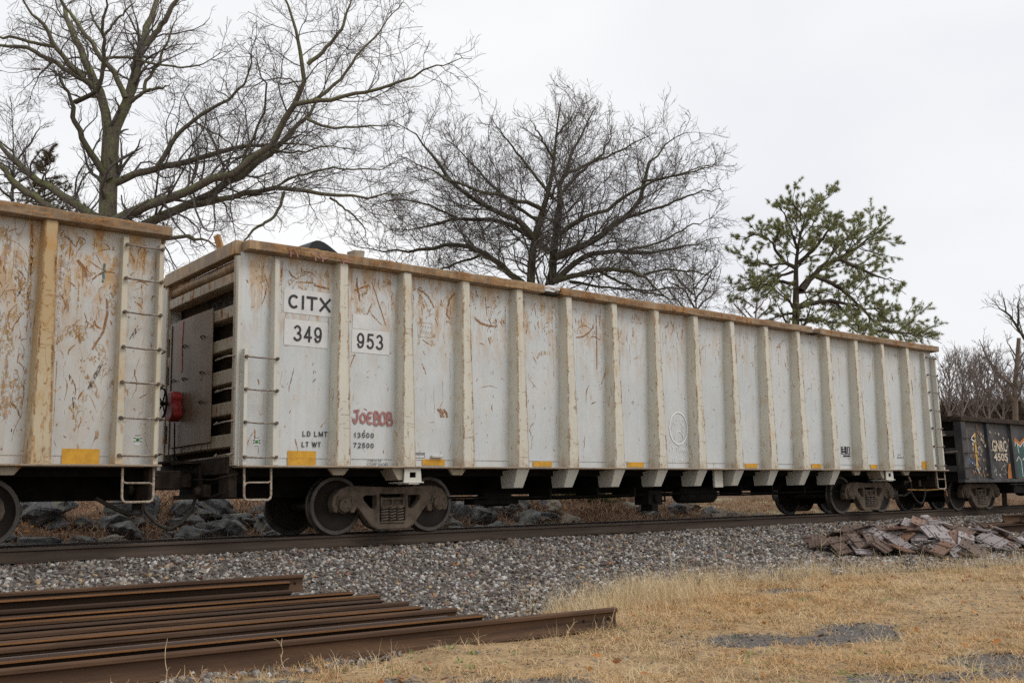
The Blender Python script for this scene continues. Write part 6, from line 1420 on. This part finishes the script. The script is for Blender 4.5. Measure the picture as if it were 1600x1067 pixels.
for i, (px, top, sp, lab) in enumerate(((1484, 562, 20, 'reddish bare shrub close against the ladder end of the CITX car'), (1504, 553, 22, 'second reddish shrub right of the CITX car, over the black car corner'), (1524, 556, 22, 'dense reddish shrub in the middle of the thicket behind the black car'), (1546, 550, 22, 'reddish shrub left of the broken snag'), (1568, 570, 24, 'low reddish shrub at the foot of the broken snag'), (1606, 560, 24, 'reddish shrub right of the broken snag at the photo edge'))):
    bare_tree(px, top, 58+i % 3*3, 60+i, lab, sp, ('twig_red', 'twig_red', 'twig_red'), 'bare_shrub', 'shrub', 9, SHR, 'reddish shrubs behind the black car', 2.2, 660, .03, True)
s_tr = ([(1586,680),(1587,640),(1585,610),(1589,570),(1592,528)], 5.5, 3.0)
s_l = [([(1584,606),(1574,594),(1560,585),(1548,565),(1536,548),(1531,530)], 3, 1.2), ([(1584,626),(1575,612),(1562,603),(1556,588),(1553,575)], 3.6, 1.4), ([(1588,605),(1597,598),(1612,590),(1630,560)], 3.6, 1.6), ([(1560,585),(1550,575),(1545,555)], 1.6, .9), ([(1590,560),(1580,545),(1572,530)], 1.4, .8)]
make_tree('broken_snag', 'bare tree with a snapped-off trunk behind the black car at the right edge', 'tree', 71, 60, s_l, s_tr, ('bark_snag', 'bark_snag', 'twig_brown'), THIN)
t_tr = ([(1640,660),(1632,600),(1622,560),(1606,538)], 6, 4)
t_l = [([(1612,545),(1600,528),(1588,507),(1572,488),(1558,478),(1545,472)], 3, 1, 0, .1), ([(1590,510),(1592,495),(1590,475),(1595,460)], 2, .9), ([(1606,538),(1610,510),(1605,480),(1615,450)], 3, 1), ([(1572,488),(1570,475),(1566,460)], 1.2, .8), ([(1620,560),(1650,530),(1670,490)], 3, 1)]
make_tree('bare_tree', 'taller bare tree leaning in from beyond the right edge of the photo', 'tree', 72, 66, t_l, t_tr, ('bark_dark', 'bark_dark', 'twig_brown'), THIN)
# evergreen shrub seen under the car
def shrub(x, y, r_, label, mat, seed):
    g = np.random.default_rng(seed); z = float(gz(x, y)); root = tag(empty('green_shrub', (x, y, z)), label, 'shrub')
    n = 60; d = g.normal(0, 1, (n, 3)); d[:, 2] = np.abs(d[:, 2])*.8+.25; d /= np.linalg.norm(d, axis=1, keepdims=True); P = np.empty((n, 6, 3)); P[:, 0] = g.normal(0, .06, (n, 3))*np.array([1, 1, 0]); L = r_*g.uniform(.5, 1.1, n)/5
    for j in range(1, 6): d = d+g.normal(0, .16, (n, 3)); d /= np.linalg.norm(d, axis=1, keepdims=True); P[:, j] = P[:, j-1]+d*L[:, None]
    Rr = np.repeat(np.linspace(.010, .003, 6)[None], n, 0); a = Acc(); a.add(*tubes(P, Rr, 4)); a.obj('stems', 'bark_dark', root)
    needles(root, (P, Rr), g, 16, .09, .006, mat, .25, 'foliage', 10)
shrub(11.3, 4.8, .95, 'dark green evergreen shrub seen beneath the middle of the CITX car', 'shrub_green', 81)
shrub(10.6, 5.2, .6, 'smaller green shrub left of the evergreen one beneath the car', 'shrub_green', 82)
